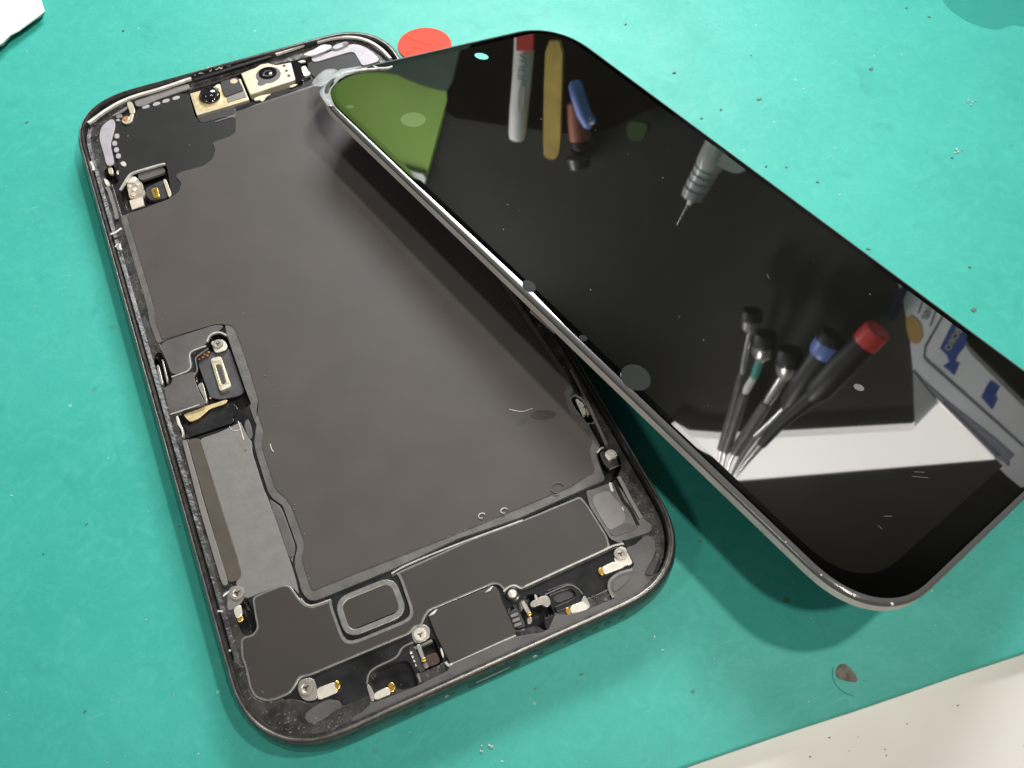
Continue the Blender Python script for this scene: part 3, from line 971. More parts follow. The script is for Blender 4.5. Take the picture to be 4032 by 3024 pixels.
bm = bmesh.new()
disc(bm, c, [(0.72, -0.1), (0.72, 0.08), (0.5, 0.2), (0.2, 0.24)], 20)
link('post', bm, M_PALE, rg, smooth=True)
# U shaped gasket
ug = chaikin([onz(*ZF(*q), 5.6) for q in ((1120, 575), (1270, 515), (1340, 530), (1370, 600), (1330, 640), (1180, 705))], 2, False)
strip('pocket_gasket', ug, 1.0, 0.5, M_WELL, phone, bevel=0.15)
plate('pocket_pad', ZF, [(1155, 605), (1270, 555), (1320, 575), (1320, 600), (1185, 655)], 5.35, 0.2, M_BLOCK, phone, 1)
strip('cover_lip', chaikin([onz(*ZF(*q), 5.66) for q in ((1100, 585), (1270, 508), (1320, 512), (1370, 545), (1395, 580))], 2, False), 0.14, 0.2, M_LIP, phone)
plate('black_post', ZF, [(1085, 780), (1170, 740), (1165, 770), (1130, 870), (1110, 875)], 5.5, 0.5, M_WELL, phone, 1)
plate('black_post', ZF, [(868, 880), (900, 870), (908, 940), (890, 965), (875, 950)], 5.6, 0.5, M_WELL, phone, 1)
plate('black_post', ZE, [(2100, 1005), (2130, 1000), (2160, 1075), (2135, 1100), (2110, 1080)], 5.5, 0.5, M_WELL, phone, 1)
strip('cover_lip', chaikin([onz(*ZE(*q), 5.5) for q in ((1425, 1200), (1440, 1110), (1490, 1060), (1690, 970), (1730, 880), (1830, 835))], 2, False), 0.22, 0.4, M_LIP, phone)
strip('cover_lip', chaikin([onz(*ZE(*q), 5.45) for q in ((1870, 1110), (1895, 1190), (1900, 1210))], 1, False), 0.3, 0.4, M_LIP, phone)

# film over the bottom strip next to the frame
plate('edge_film', ZF, [(340, 1150), (600, 1035), (880, 915), (1115, 880), (1165, 770), (1180, 735), (1250, 750), (1460, 695), (1640, 620), (1800, 600), (1700, 690), (1200, 920), (700, 1140), (300, 1320), (100, 1330), (120, 1290), (330, 1190)],
      5.8, 0.5, M_CORNER, phone, 1)
# corner films bottom right
plate('corner_film', ZF, [(1735, 210), (1800, 200), (1900, 110), (1960, 130), (1975, 200), (1960, 300), (1900, 420), (1960, 430), (2010, 400), (1990, 450), (1830, 600), (1640, 625), (1600, 560), (1600, 480), (1660, 430), (1760, 390), (1810, 350)],
      5.85, 0.4, M_CORNER, phone, 1)
plate('corner_film', ZG, [(270, 1100), (340, 1090), (490, 1030), (560, 1010), (640, 1100), (820, 1360), (930, 1440), (940, 1490), (900, 1520), (660, 1600), (640, 1590), (640, 1640), (520, 1590), (310, 1260)], 5.6, 0.4, M_BORDER, phone, 1)
plate('pocket_floor', ZG, [(310, 1160), (500, 1090), (540, 1150), (640, 1260), (690, 1410), (530, 1490), (500, 1500), (400, 1340)], 5.72, 0.25, M_FOIL, phone, 2)
plate('torn_film', ZG, [(520, 1490), (680, 1420), (740, 1450), (800, 1450), (790, 1480), (560, 1560), (510, 1530)], 5.78, 0.3, M_CORNER, phone, 1)
plate('torn_film', ZF, [(1640, 490), (1700, 450), (1760, 430), (1770, 460), (1720, 510), (1660, 560), (1630, 555)], 5.98, 0.2, M_GREYRING, phone, 1)
strip('cover_lip', chaikin([onz(*ZF(*q), 5.9) for q in ((1790, 385), (1680, 415), (1610, 470), (1600, 530), (1640, 610))], 2, False), 0.4, 0.3, M_LIP, phone)
strip('torn_edge', chaikin([onz(*ZF(*q), 6.45) for q in ((1800, 640), (1860, 600), (1890, 560), (1960, 470), (2000, 415), (2040, 412))], 2, False), 0.3, 0.2, M_GASKET, phone)
plate('torn_film', ZF, [(1890, 430), (1920, 360), (1990, 250), (2010, 260), (1990, 340), (1960, 400), (1960, 430)], 6.4, 0.3, M_LEDGE, phone, 1)

# right side slots
strip('slot_rim', chaikin([onz(*ZG(*q), 5.5) for q in W_SLOTR], 2), 0.3, 0.35, M_LIP, phone, closed=True)
for q in ([(165, 180), (200, 180), (235, 250), (250, 350), (238, 350), (190, 240)], [(232, 280), (262, 258), (275, 330), (248, 350)], [(268, 258), (285, 262), (312, 330), (290, 348)], [(200, 190), (235, 215), (262, 250), (235, 262)]):
    plate('slot_contact', ZG, q, 4.9, 0.9, M_PALE, phone, 1)
plate('cavity_block', ZG, [(405, 720), (460, 690), (560, 750), (612, 840), (512, 890), (450, 830)], 5.0, 1.0, M_BLOCK, phone, 1)
strip('block_edge', [onz(*ZG(*q), 5.05) for q in ((510, 888), (612, 845))], 0.12, 0.2, M_LIP, phone)
plate('glue_blob', ZG, [(455, 735), (490, 690), (545, 685), (580, 720), (590, 760), (540, 770), (515, 800), (490, 785)], 5.55, 0.6, M_GLUE, phone, 2)
strip('cover_lip', chaikin([onz(*ZG(*q), 5.6) for q in ((385, 720), (410, 685), (450, 660))], 2, False), 0.3, 0.3, M_LIPB, phone)
for a, b in (((240, -20), (430, 650)), ):
    pass
strip('side_groove', chaikin([onz(*ZG(*q), 5.75) for q in ((100, -120), (170, 20), (200, 120), (220, 150))], 1, False), 0.35, 0.3, M_WELL, phone)
strip('side_groove', chaikin([onz(*ZG(*q), 5.75) for q in ((320, 430), (400, 560), (450, 660))], 1, False), 0.4, 0.3, M_WELL, phone)
strip('side_groove', chaikin([onz(*ZG(*q), 5.75) for q in ((560, 1010), (600, 1100), (650, 1210), (720, 1280), (800, 1450))], 1, False), 0.5, 0.3, M_WELL, phone)
strip('side_rail', chaikin([onz(*ZG(*q), 5.95) for q in ((600, 960), (650, 1050), (720, 1190), (830, 1380))], 1, False), 0.6, 0.4, M_FOIL, phone)
strip('side_rail', chaikin([onz(*ZG(*q), 5.95) for q in ((120, -120), (250, 130), (380, 420), (480, 640))], 1, False), 0.5, 0.4, M_FOIL, phone)
# silver tear pieces under the cavity
plate('foil_scrap', ZG, [(500, 1020), (530, 1015), (540, 1070), (560, 1100), (530, 1120), (510, 1070)], 5.7, 0.4, M_GLUE, phone, 2)
plate('foil_scrap', ZG, [(625, 1260), (650, 1265), (660, 1310), (640, 1300)], 5.9, 0.3, M_GLUE, phone, 1)

# ---- top end: antenna strips, dots, brackets, sensor window
plate('antenna_strip', ZA, [(285, 960), (300, 900), (370, 840), (405, 850), (410, 900), (385, 990), (370, 1040), (400, 1180), (395, 1200), (340, 1215), (320, 1120), (285, 1010)], 5.75, 0.4, M_SILVER, phone, 2)
plate('antenna_strip', ZH, [(105, 750), (130, 715), (500, 610), (700, 530), (800, 505), (950, 540), (1100, 630), (1250, 780), (940, 870), (900, 800), (820, 660), (790, 640), (720, 640), (240, 785), (170, 800), (125, 790)], 5.75, 0.4, M_SILVER, phone, 2)
for q in ((650, 743), (735, 720), (810, 696), (890, 673)):
    plate('contact_dot', ZA, [(q[0] - 30, q[1] + 12), (q[0] - 22, q[1] - 8), (q[0] + 22, q[1] - 18), (q[0] + 32, q[1] - 8), (q[0] + 22, q[1] + 8), (q[0] - 20, q[1] + 18)], 5.72, 0.3, M_SILVER, phone, 2)
for q in ((422, 975), (404, 1033), (418, 1084), (433, 1133)):
    plate('contact_dot', ZA, [(q[0] - 20, q[1] - 14), (q[0] + 6, q[1] - 22), (q[0] + 20, q[1] - 12), (q[0] + 18, q[1] + 14), (q[0] - 4, q[1] + 22), (q[0] - 18, q[1] + 14)], 5.72, 0.3, M_SILVER, phone, 2)
plate('contact_dot', ZA, [(448, 1185), (475, 1172), (495, 1190), (490, 1205), (498, 1210), (475, 1218), (455, 1205)], 5.75, 0.3, M_PALE, phone, 1)
plate('antenna_strip', ZA, [(560, 700), (700, 650), (900, 585), (990, 560), (1000, 600), (920, 625), (760, 680), (620, 740), (575, 740)], 5.9, 0.4, M_FOIL, phone, 1)
plate('bracket_arm', ZA, [(500, 715), (515, 700), (540, 705), (566, 770), (562, 795), (530, 805)], 6.1, 0.35, M_CREAM, phone, 1)
plate('bracket_foot', ZA, [(530, 800), (560, 790), (545, 840), (540, 865), (500, 882), (465, 870), (458, 845), (480, 828), (515, 828)], 5.95, 0.35, M_CREAM, phone, 2)
bm = bmesh.new()
disc(bm, onz(*ZA(495, 840), 5.95), [(0.75, -0.1), (0.75, 0.1), (0.6, 0.16)], 18)
link('rivet', bm, M_COPPER, phone)
plate('bracket_arm', ZA, [(410, 810), (455, 798), (468, 815), (460, 830), (420, 838)], 5.8, 0.3, M_FOIL, phone, 1)
plate('bracket_arm', ZA, [(375, 820), (440, 780), (510, 735), (500, 765), (450, 795), (400, 815)], 5.9, 0.3, M_FOIL, phone, 1)
plate('foil_scrap', ZA, [(410, 848), (430, 838), (448, 845), (445, 855), (420, 858)], 5.8, 0.3, M_SILVER, phone, 1)

# sensor window (left)
strip('sensor_lip', chaikin([onz(*ZL(*q), 5.68) for q in ((718, 610), (850, 385), (910, 330), (1130, 265), (1420, 180), (1450, 190))], 2, False), 0.45, 0.4, M_LIPB, phone)
plate('sensor_shield', ZL, [(1010, 350), (1050, 320), (1400, 230), (1440, 260), (1450, 330), (1130, 440), (1060, 455), (1010, 410)], 5.0, 0.6, M_CORNER, phone, 1)
plate('sensor_board', ZL, [(820, 500), (870, 420), (930, 390), (1010, 420), (1030, 470), (1080, 500), (1100, 600), (1130, 640), (1110, 700), (1080, 740), (870, 755), (850, 660)], 4.9, 0.6, mat('tan_board', (0.36, 0.31, 0.25), 0.5, noise=0.35, nscale=900), phone, 1)
plate('sensor_label', ZL, [(865, 785), (1080, 720), (1110, 860), (910, 935)], 5.0, 0.6, mat('cream_label', (0.58, 0.50, 0.43), 0.5, noise=0.2, nscale=900), phone, 0)
for q, r_ in (((905, 450), 1.0), ((950, 605), 0.55), ((870, 550), 0.5), ((1000, 520), 0.45), ((930, 690), 0.5)):
    bm = bmesh.new()
    disc(bm, onz(*ZL(*q), 4.95), [(r_, -0.1), (r_, 0.1), (r_ * 0.7, 0.22)], 12)
    link('component', bm, M_PALE if r_ != 0.5 else M_CREAM, phone)
plate('sensor_frame', ZL, [(1130, 600), (1170, 560), (1420, 450), (1500, 720), (1440, 750), (1230, 790), (1150, 720)], 4.7, 0.6, M_BLOCK, phone, 1)
plate('gold_emitter', ZL, [(1215, 595), (1320, 555), (1365, 725), (1265, 755)], 5.0, 0.5, M_GOLD, phone, 1)
plate('emitter_mark', ZL, [(1268, 620), (1310, 610), (1312, 622), (1295, 630), (1312, 690), (1295, 695), (1285, 640), (1268, 640)], 5.05, 0.3, M_RUST, phone, 0)
plate('sensor_rail', ZL, [(1415, 445), (1465, 430), (1555, 670), (1550, 700), (1510, 735)], 5.3, 0.7, M_CREAM, phone, 1)
# tiny opening above it
plate('small_contact', ZL, [(515, 245), (585, 240), (605, 330), (600, 350), (535, 352), (525, 320)], 5.3, 0.6, M_CREAM, phone, 1)
plate('small_contact', ZL, [(660, 300), (695, 290), (700, 340), (680, 370), (655, 340)], 5.3, 0.5, M_PALE, phone, 1)
plate('glue_blob', ZL, [(445, 420), (500, 440), (545, 490), (545, 540), (500, 550), (470, 500)], 5.75, 0.6, M_GLUE, phone, 1)
strip('glue_line', chaikin([onz(*ZL(*q), 5.9) for q in ((500, 560), (545, 640), (570, 740), (610, 850), (640, 960), (665, 1080))], 2, False), 0.7, 0.3, M_FOIL, phone)

# ---- front camera bar
camera_bar = plate('camera_module', ZA, [(1000, 640), (1400, 520), (1470, 690), (1055, 812)], 5.6, 1.4, M_CREAM, phone, 0, 0.12)
plate('camera_face', ZA, [(1012, 648), (1395, 535), (1452, 680), (1068, 792)], 5.66, 0.2, M_YGOLD, camera_bar, 1, 0.05)
lens_block = plate('lens_plate', ZA, [(1405, 480), (1520, 435), (1560, 408), (1620, 398), (1680, 415), (1800, 393), (1835, 520), (1825, 535), (1480, 648), (1465, 620)], 6.15, 1.6, M_CREAM, camera_bar, 0, 0.12)


def lens(zf, x, y, r, z, par, ring=True):
    c = onz(*zf(x, y), z)
    bm = bmesh.new()
    disc(bm, c, [(r * 1.0, -0.6), (r * 1.0, 0.12), (r * 0.93, 0.20), (r * 0.70, 0.22), (r * 0.48, -0.05), (r * 0.45, -0.08)], 36)
    b = link('lens_barrel', bm, M_LENSB, par, smooth=True)
    b.modifiers.new('split', 'EDGE_SPLIT').split_angle = R(22)
    bm = bmesh.new()
    disc(bm, c, [(r * 0.47, -0.07), (r * 0.40, -0.02), (r * 0.28, 0.03), (r * 0.12, 0.06), (r * 0.02, 0.065)], 28)
    link('lens_glass', bm, M_LENS, par, smooth=True)
    return b


bm = bmesh.new()
cc = onz(*ZA(1622, 492), 6.17)
disc(bm, cc, [(2.75, -0.1), (2.75, 0.05), (2.7, 0.08)], 40)
link('lens_ring', bm, M_GREYRING, camera_bar)
plate('ring_foot', ZA, [(1535, 545), (1560, 530), (1600, 545), (1605, 562), (1560, 578), (1535, 570)], 6.24, 0.12, M_GREYRING, camera_bar, 1)
lens(ZA, 1618, 478, 2.0, 6.28, camera_bar)
for q in ((1747, 420), (1765, 459), (1785, 498)):
    bm = bmesh.new()
    disc(bm, onz(*ZA(*q), 6.17), [(0.38, -0.05), (0.38, 0.05), (0.3, 0.05)], 14)
    link('pin_hole', bm, M_RUST, camera_bar)
bm = bmesh.new()
cl = onz(*ZA(1160, 665), 5.7)
disc(bm, cl, [(2.35, -0.3), (2.35, 0.35), (2.2, 0.6), (1.95, 0.72), (1.85, 1.25), (1.62, 1.55), (1.2, 1.68), (1.05, 1.55), (0.6, 1.66), (0.1, 1.70)], 40)
link('lens_dome', bm, M_LENS, camera_bar, smooth=True).modifiers.new('split', 'EDGE_SPLIT').split_angle = R(38)
plate('camera_cover', ZA, [(1240, 545), (1375, 505), (1430, 610), (1280, 665), (1255, 620)], 6.0, 0.8, M_BLOCK, camera_bar, 1, 0.1)
bm = bmesh.new()
disc(bm, onz(*ZA(1348, 543), 6.0), [(0.8, -0.1), (0.8, 0.05), (0.7, 0.09)], 22)
link('copper_dot', bm, mat('pink_copper', (0.85, 0.52, 0.36), 0.4, metal=0.3), camera_bar)
plate('camera_cover', ZA, [(1195, 575), (1240, 560), (1235, 600), (1215, 600)], 6.0, 0.3, M_PALE, camera_bar, 1)
plate('mirror_strip', ZA, [(1290, 660), (1430, 615), (1450, 665), (1300, 710)], 5.78, 0.2, M_FOIL, camera_bar, 0)
plate('side_tab', ZA, [(1508, 675), (1560, 655), (1650, 640), (1600, 668), (1590, 690), (1570, 705), (1560, 690), (1510, 697)], 5.6, 0.3, M_CREAM, phone, 1)
plate('side_tab', ZA, [(1782, 583), (1850, 558), (1856, 568), (1800, 592)], 5.6, 0.3, M_CREAM, phone, 1)
plate('camera_lug', ZA, [(1800, 385), (1850, 370), (1880, 400), (1895, 540), (1835, 560), (1845, 520), (1810, 400)], 5.9, 1.0, M_LENSB, phone, 1)
plate('camera_lug', ZA, [(1880, 430), (1915, 415), (1935, 455), (1960, 480), (1940, 495), (1905, 505), (1890, 470)], 5.95, 0.6, M_LIPB, phone, 1)
plate('camera_lug', ZA, [(1850, 385), (1900, 375), (1925, 385), (1880, 395)], 6.05, 0.4, M_LIPB, phone, 1)
plate('camera_shelf', ZA, [(1065, 830), (1360, 745), (1360, 800), (1110, 870), (1075, 860)], 5.62, 0.3, M_BLOCK, phone, 1)
strip('cover_lip', [onz(*ZA(*q), 5.7) for q in ((1200, 862), (1345, 818))], 0.2, 0.2, M_LIP, phone)
# ear speaker slot with wax and glue
strip('ear_slot', chaikin([onz(*ZA(*q), 6.5) for q in ((1030, 530), (1200, 480), (1400, 415), (1640, 340))], 1, False), 0.8, 0.3, M_WELL, phone)
bm = bmesh.new()
for i in range(70):
    t = random.random()
    p = onz(*ZA(1040 + 330 * t + random.uniform(-10, 10), 488 - 100 * t + random.uniform(-14, 14)), 6.55)
    s = random.uniform(0.1, 0.32)
    tube(bm, [p, p + Vector((random.uniform(-s, s), random.uniform(-s, s), s * 0.7)), p + Vector((random.uniform(-s, s) * 2, random.uniform(-s, s) * 2, 0))], [s * 0.5, s * 0.45, s * 0.2], 6)
gl = link('glue_crumbs', bm, M_GLUE, phone)
gl['kind'] = 'stuff'
plate('glue_blob', ZH, [(-40, 690), (40, 640), (160, 600), (250, 530), (330, 515), (440, 530), (430, 575), (330, 620), (250, 655), (100, 705)], 6.35, 0.4, M_GLUE, phone, 2)
plate('speaker_scoop', ZH, [(440, 570), (520, 510), (600, 490), (650, 470), (710, 480), (715, 510), (640, 545), (560, 580), (490, 595)], 6.2, 0.4, M_SILVER, phone, 2)
plate('speaker_scoop', ZH, [(610, 500), (650, 480), (700, 485), (715, 508), (660, 530), (625, 545)], 6.25, 0.2, M_GREYRING, phone, 2)

# dust and fibres on the phone
bm = bmesh.new()


def fleck(zf, x, y, z, s, k=1):
    for _ in range(k):
        p = onz(*zf(x, y), z)
        a = random.random() * 6.28
        t = Vector((math.cos(a), math.sin(a), 0)) * s * random.uniform(0.7, 1.6)
        n_ = Vector((-t.y, t.x, 0)).normalized() * s * 0.6
        prism(bm, [p + t, p + n_, p - t, p - n_], Vector((0, 0, -0.12)))


base = rrect(FW - 4.4, FL - 4.4, FR - 2.0)
for i in range(620):
    j = random.randrange(len(base))
    t = random.random()
    q = base[j].lerp(base[(j + 1) % len(base)], t)
    q = q * random.uniform(0.960, 1.006)
    # more crumbs in the near corner and along the far end
    if q.y > -40 and q.y < 55 and random.random() < 0.55:
        continue
    s = random.choice((0.04, 0.06, 0.08, 0.11))
    p = Vector((q.x, q.y, 5.72))
    a = random.random() * 6.28
    tv = Vector((math.cos(a), math.sin(a), 0)) * s
    nv = Vector((-tv.y, tv.x, 0)) * 0.7
    prism(bm, [p + tv, p + nv, p - tv, p - nv], Vector((0, 0, -0.12)))
for i in range(110):
    fleck(ZE, random.uniform(500, 1300), random.uniform(1440, 1640), 6.02, random.choice((0.05, 0.08, 0.11)))
for x, y in ((1040, 90), (385, 165), (1500, 770), (1600, 880), (1610, 1105), (300, 1070), (600, 1100)):
    fleck(ZC, x, y, 5.85, 0.12)
for x, y in ((1380, 825), (1370, 875), (1470, 1110), (1500, 1470), (1515, 1545), (900, 290), (1155, 300)):
    fleck(ZD, x, y, 5.85, 0.16)
for x, y in ((510, 975), (998, 1048)):
    fleck(ZA, x, y, 5.65, 0.22)
ds = link('dust', bm, M_CRUMB, phone)
ds['kind'] = 'stuff'
for zf, pts, w in ((ZL, ((550, 1335), (620, 1315), (690, 1270), (740, 1235)), 0.55), (ZL, ((640, 1545), (660, 1505), (690, 1490)), 0.4), (ZL, ((712, 1490), (722, 1580), (750, 1575)), 0.4),
                   (ZE, ((108, 565), (170, 567)), 0.28), (ZE, ((170, 832), (185, 810)), 0.3), (ZE, ((205, 912), (240, 908)), 0.35),
                   (ZD, ((1140, 240), (1150, 285), (1172, 315)), 0.16), (ZL, ((235, 145), (270, 210), (290, 290)), 0.6)):
    zz = 6.5 if zf is not ZD else 5.85
    strip('fibre', chaikin([onz(*zf(*q), zz) for q in pts], 2, False), w * 0.8, 0.15, M_GASKET, phone)
# curled scrap rings on the sheet
for u, v, r_ in ((2195, 1920, 1.1), (1897, 2030, 0.55), (1985, 2010, 0.55)):
    c = onz(u, v, 5.95)
    lp = [c + Vector((math.cos(a) * r_, math.sin(a) * r_ * 0.8, 0)) for a in [i * 0.42 for i in range(12)]]
    strip('curl', lp, 0.12, 0.2, M_GREYRING if r_ > 1 else M_GLUE, phone)
# residue mark on the graphite sheet
plate('residue', F0, [(1140, 900), (1160, 885), (1200, 888), (1203, 900), (1170, 910)], 5.745, 0.06, M_LOWER, phone, 2, 0)
plate('residue', F0, [(1112, 912), (1130, 905), (1140, 910), (1120, 922)], 5.745, 0.06, M_LOWER, phone, 2, 0)
strip('fibre', chaikin([onz(*F0(*q), 5.8) for q in ((1100, 884), (1128, 890), (1150, 882))], 2, False), 0.08, 0.05, M_GLUE, phone)

# ---- holes, charging port in the bottom wall of the frame
def wall_part(name, x0, x1, z0, z1, material, out=0.03, parent=phone):
    bm = bmesh.new()
    zc, hz, hx = (z0 + z1) / 2, (z1 - z0) / 2, (x1 - x0) / 2
    lp = []
    rr_ = min(hz, hx)
    for i in range(24):
        a = 2 * math.pi * i / 24
        c, s = math.cos(a), math.sin(a)
        lp.append(Vector(((x0 + x1) / 2 + math.copysign(hx - rr_, c) + c * rr_, -FL / 2 - out, zc + s * rr_)))
    prism(bm, lp, Vector((0, 0.5, 0)))
    return link(name, bm, material, parent)


def wall_x(u, v):
    """x of the bottom wall point seen at a pixel"""
    d = ray(u, v)
    t = (-FL / 2 - CAM_LOC.y) / d.y
    return CAM_LOC + d * t


for u, v in ((2233, 2543), (2288, 2518), (2340, 2497), (2388, 2473), (2444, 2448), (2125, 2590)):
    p = wall_x(u, v)
    wall_part('speaker_hole', p.x - 0.62, p.x + 0.62, 3.2, 4.5, M_WELL)
for u, v in ((1608, 2822), (1663, 2796), (1780, 2743)):
    p = wall_x(u, v)
    wall_part('speaker_hole', p.x - 0.62, p.x + 0.62, 3.2, 4.5, M_WELL)
wall_part('charging_port', -4.3, 4.3, 2.3, 5.3, M_WELL)
wall_part('port_tongue', -3.0, 2.6, 3.9, 4.15, M_STEEL, 0.05)
for u, v in ((2106, 2601), (1763, 2755)):
    p = wall_x(u, v)
    wall_part('bottom_screw', p.x - 0.5, p.x + 0.5, 3.3, 4.0, M_STEEL, 0.05)
# antenna breaks in the rim
for x in (-24.5, ):
    pass

# ------------------------------------------------------------------ the display panel
panel = thing('display_panel', 'detached black glass display panel leaning over the phone body, mirroring tools', 'display')
panel.location = PO * MM
panel.rotation_euler = PR.to_euler('XYZ')
GW, GL_, GR = 70.25, 146.9, 13.2
bm = bmesh.new()
loft(bm, GW, GL_, GR, [(0.55, -0.85), (0.06, -0.80), (0.0, -0.62), (0.05, -0.40), (0.22, -0.20), (0.50, -0.08), (0.90, -0.02), (1.4, 0.0)], close_bottom=True, close_top=True, n=20)
glass = link('glass', bm, M_GLASS, panel, smooth=True)
glass.data.materials.append(M_GEDGE)
for p in glass.data.polygons:
    if p.normal.z < 0.996:
        p.material_index = 1
glass.modifiers.new('split', 'EDGE_SPLIT').split_angle = R(60)
bm = bmesh.new()
loft(bm, GW, GL_, GR, [(1.2, -2.55), (0.40, -2.42), (0.16, -2.15), (0.10, -1.2), (0.14, -0.87), (1.5, -0.84), (1.5, -2.5)], n=20)
link('bezel_wall', bm, M_WALL, panel, smooth=False, bevel=0.05)
bm = bmesh.new()
loft(bm, GW - 2.6, GL_ - 2.6, GR - 1.3, [(0.2, -2.95), (0, -2.8), (0, -0.9)], close_bottom=True, n=20)
link('back_plate', bm, M_UNDER, panel)
# display area set apart from the black border along the foot
bm = bmesh.new()
lp = [Vector((q.x, q.y + 1.6, 0.012)) for q in rrect(GW - 4.6, GL_ - 8.2, GR - 3.4)]
prism(bm, lp, Vector((0, 0, -0.01)))
link('display_area', bm, M_ACTIVE, panel)
# flex cable stub visible below the raised edge
bm = bmesh.new()
q0, q1 = panloc(2085, 1225, -2.6), panloc(2180, 1310, -2.6)
t = (q1 - q0).normalized()
sd = Vector((-t.y, t.x, 0))
prism(bm, [q0 + sd * 0.2, q1 + sd * 0.2, q1 + sd * 1.9, q0 + sd * 1.9], Vector((0, 0, -0.35)))
link('flex_tab', bm, mat('pink_tape', (0.34, 0.27, 0.24), 0.5), panel)

# dried spots on the glass
for u, v, a, b, mt, rot in ((1626, 472, 50, 29, M_SPOT, 0), (1379, 421, 15, 7, M_SPOT, 0), (2503, 1487, 62, 48, M_SPOT, 0.5), (2083, 1127, 30, 20, M_SPOT, 0.6),
                            (2297, 1331, 16, 11, M_SPOT, 0.4), (3382, 1526, 22, 12, mat('pale_spot', (0.14, 0.14, 0.135), 0.3), 0.4), (1896, 222, 28, 12, M_CYAN, 0.2)):
    lp = []
    for i in range(28):
        th = 2 * math.pi * i / 28
        x, y = a * math.cos(th), b * math.sin(th)
        p = panloc(u + x * math.cos(rot) - y * math.sin(rot), v + x * math.sin(rot) + y * math.cos(rot))
        p.z = 0.03
        lp.append(p)
    bm = bmesh.new()
    prism(bm, lp, Vector((0, 0, -0.025)))
    link('dried_spot', bm, mt, panel)
# scratches and specks
for pts in (((3480, 2033), (3512, 2033)), ((3457, 2070), (3473, 2082)), ((3600, 1858), (3640, 1860)), ((3590, 1875), (3655, 1882)), ((3020, 1080), (3028, 1098))):
    path = [panloc(u, v) for u, v in pts]
    for p in path:
        p.z = 0.035
    strip('scratch', path, 0.10, 0.03, M_GREYRING, panel)
bm = bmesh.new()
for i in range(25):
    p = Vector((random.uniform(-33, 33), random.uniform(-71, 70), 0.05))
    s = random.choice((0.03, 0.03, 0.04, 0.05, 0.07))
    prism(bm, [p + Vector((math.cos(j * 1.57 + i), math.sin(j * 1.57 + i), 0)) * s * (1 + 0.5 * (j % 2)) for j in range(4)], Vector((0, 0, -0.045)))
for u, v in ((2610, 700), (2770, 1340), (2675, 1247)):
    p = panloc(u, v)
    p.z = 0.06
    s = 0.09
    prism(bm, [p + Vector((math.cos(j * 1.57), math.sin(j * 1.57), 0)) * s for j in range(4)], Vector((0, 0, -0.05)))
d2 = link('dust', bm, M_DUST, panel)
d2['kind'] = 'stuff'
# bright nicks along the near edge
for u, v, s in ((3095, 2133, 0.12), (3234, 2263, 0.15), (3365, 2343, 0.26), (3514, 2377, 0.26)):
    p = panloc(u, v)
    p.z = -0.05
    bm = bmesh.new()
    disc(bm, p, [(s, -0.1), (s, 0.0), (s * 0.6, s * 0.4), (0.02, s * 0.5)], 10)
    link('glass_nick', bm, M_GLUE, panel, smooth=True)
# peeling clear adhesive round the far left corner
outer = [(1420, 255), (1380, 268), (1340, 275), (1310, 290), (1285, 315), (1258, 345), (1262, 370), (1272, 392), (1290, 420)]
inner = [(1440, 275), (1400, 285), (1362, 298), (1338, 312), (1318, 332), (1304, 350), (1300, 368), (1306, 392), (1318, 420)]
bm = bmesh.new()
va = [bm.verts.new(panloc(*q, 0.0) + Vector((0, 0, -0.3 + 0.5 * math.sin(i)))) for i, q in enumerate(outer)]
vb = [bm.verts.new(panloc(*q, 0.0) + Vector((0, 0, 0.10))) for q in inner]
for i in range(len(va) - 1):
    bm.faces.new((va[i], va[i + 1], vb[i + 1], vb[i]))
ad = link('peeling_adhesive', bm, M_FILM, panel, smooth=True)
so = ad.modifiers.new('solid', 'SOLIDIFY')
so.thickness = 0.00008
bm = bmesh.new()
fl = [[(1225, 325), (1245, 300), (1275, 272), (1310, 268), (1330, 275)], [(1228, 340), (1252, 325), (1280, 305), (1308, 290), (1332, 282)], [(1245, 338), (1262, 342), (1285, 330), (1300, 310), (1325, 290)]]
vv = [[bm.verts.new(PR.transposed() @ (onz(*q, 8 + 2.4 * r_ + 1.2 * math.sin(i * 1.4)) - PO)) for i, q in enumerate(row)] for r_, row in enumerate(fl)]
for a, b in zip(vv, vv[1:]):
    for i in range(4):
        bm.faces.new((a[i], a[i + 1], b[i + 1], b[i]))
ad2 = link('peeling_adhesive', bm, M_FILM, panel, smooth=True)
ad2.modifiers.new('sub', 'SUBSURF').render_levels = 2
so = ad2.modifiers.new('solid', 'SOLIDIFY')
so.thickness = 0.0001
# raised beads of adhesive on the far short edge
for pts in (((1470, 262), (1490, 272), (1530, 270), (1545, 262)), ((1410, 280), (1440, 276), (1490, 272)), ((1350, 292), (1400, 282), (1445, 270))):
    path = [panloc(u, v) for u, v in pts]
    for p in path:
        p.z = 0.12
    bm = bmesh.new()
    ch = chaikin(path, 2, False)
    tube(bm, ch, [0.10 + 0.16 * math.sin(math.pi * i / (len(ch) - 1)) for i in range(len(ch))], 8)
    link('adhesive_bead', bm, M_GLUE, panel, smooth=True)

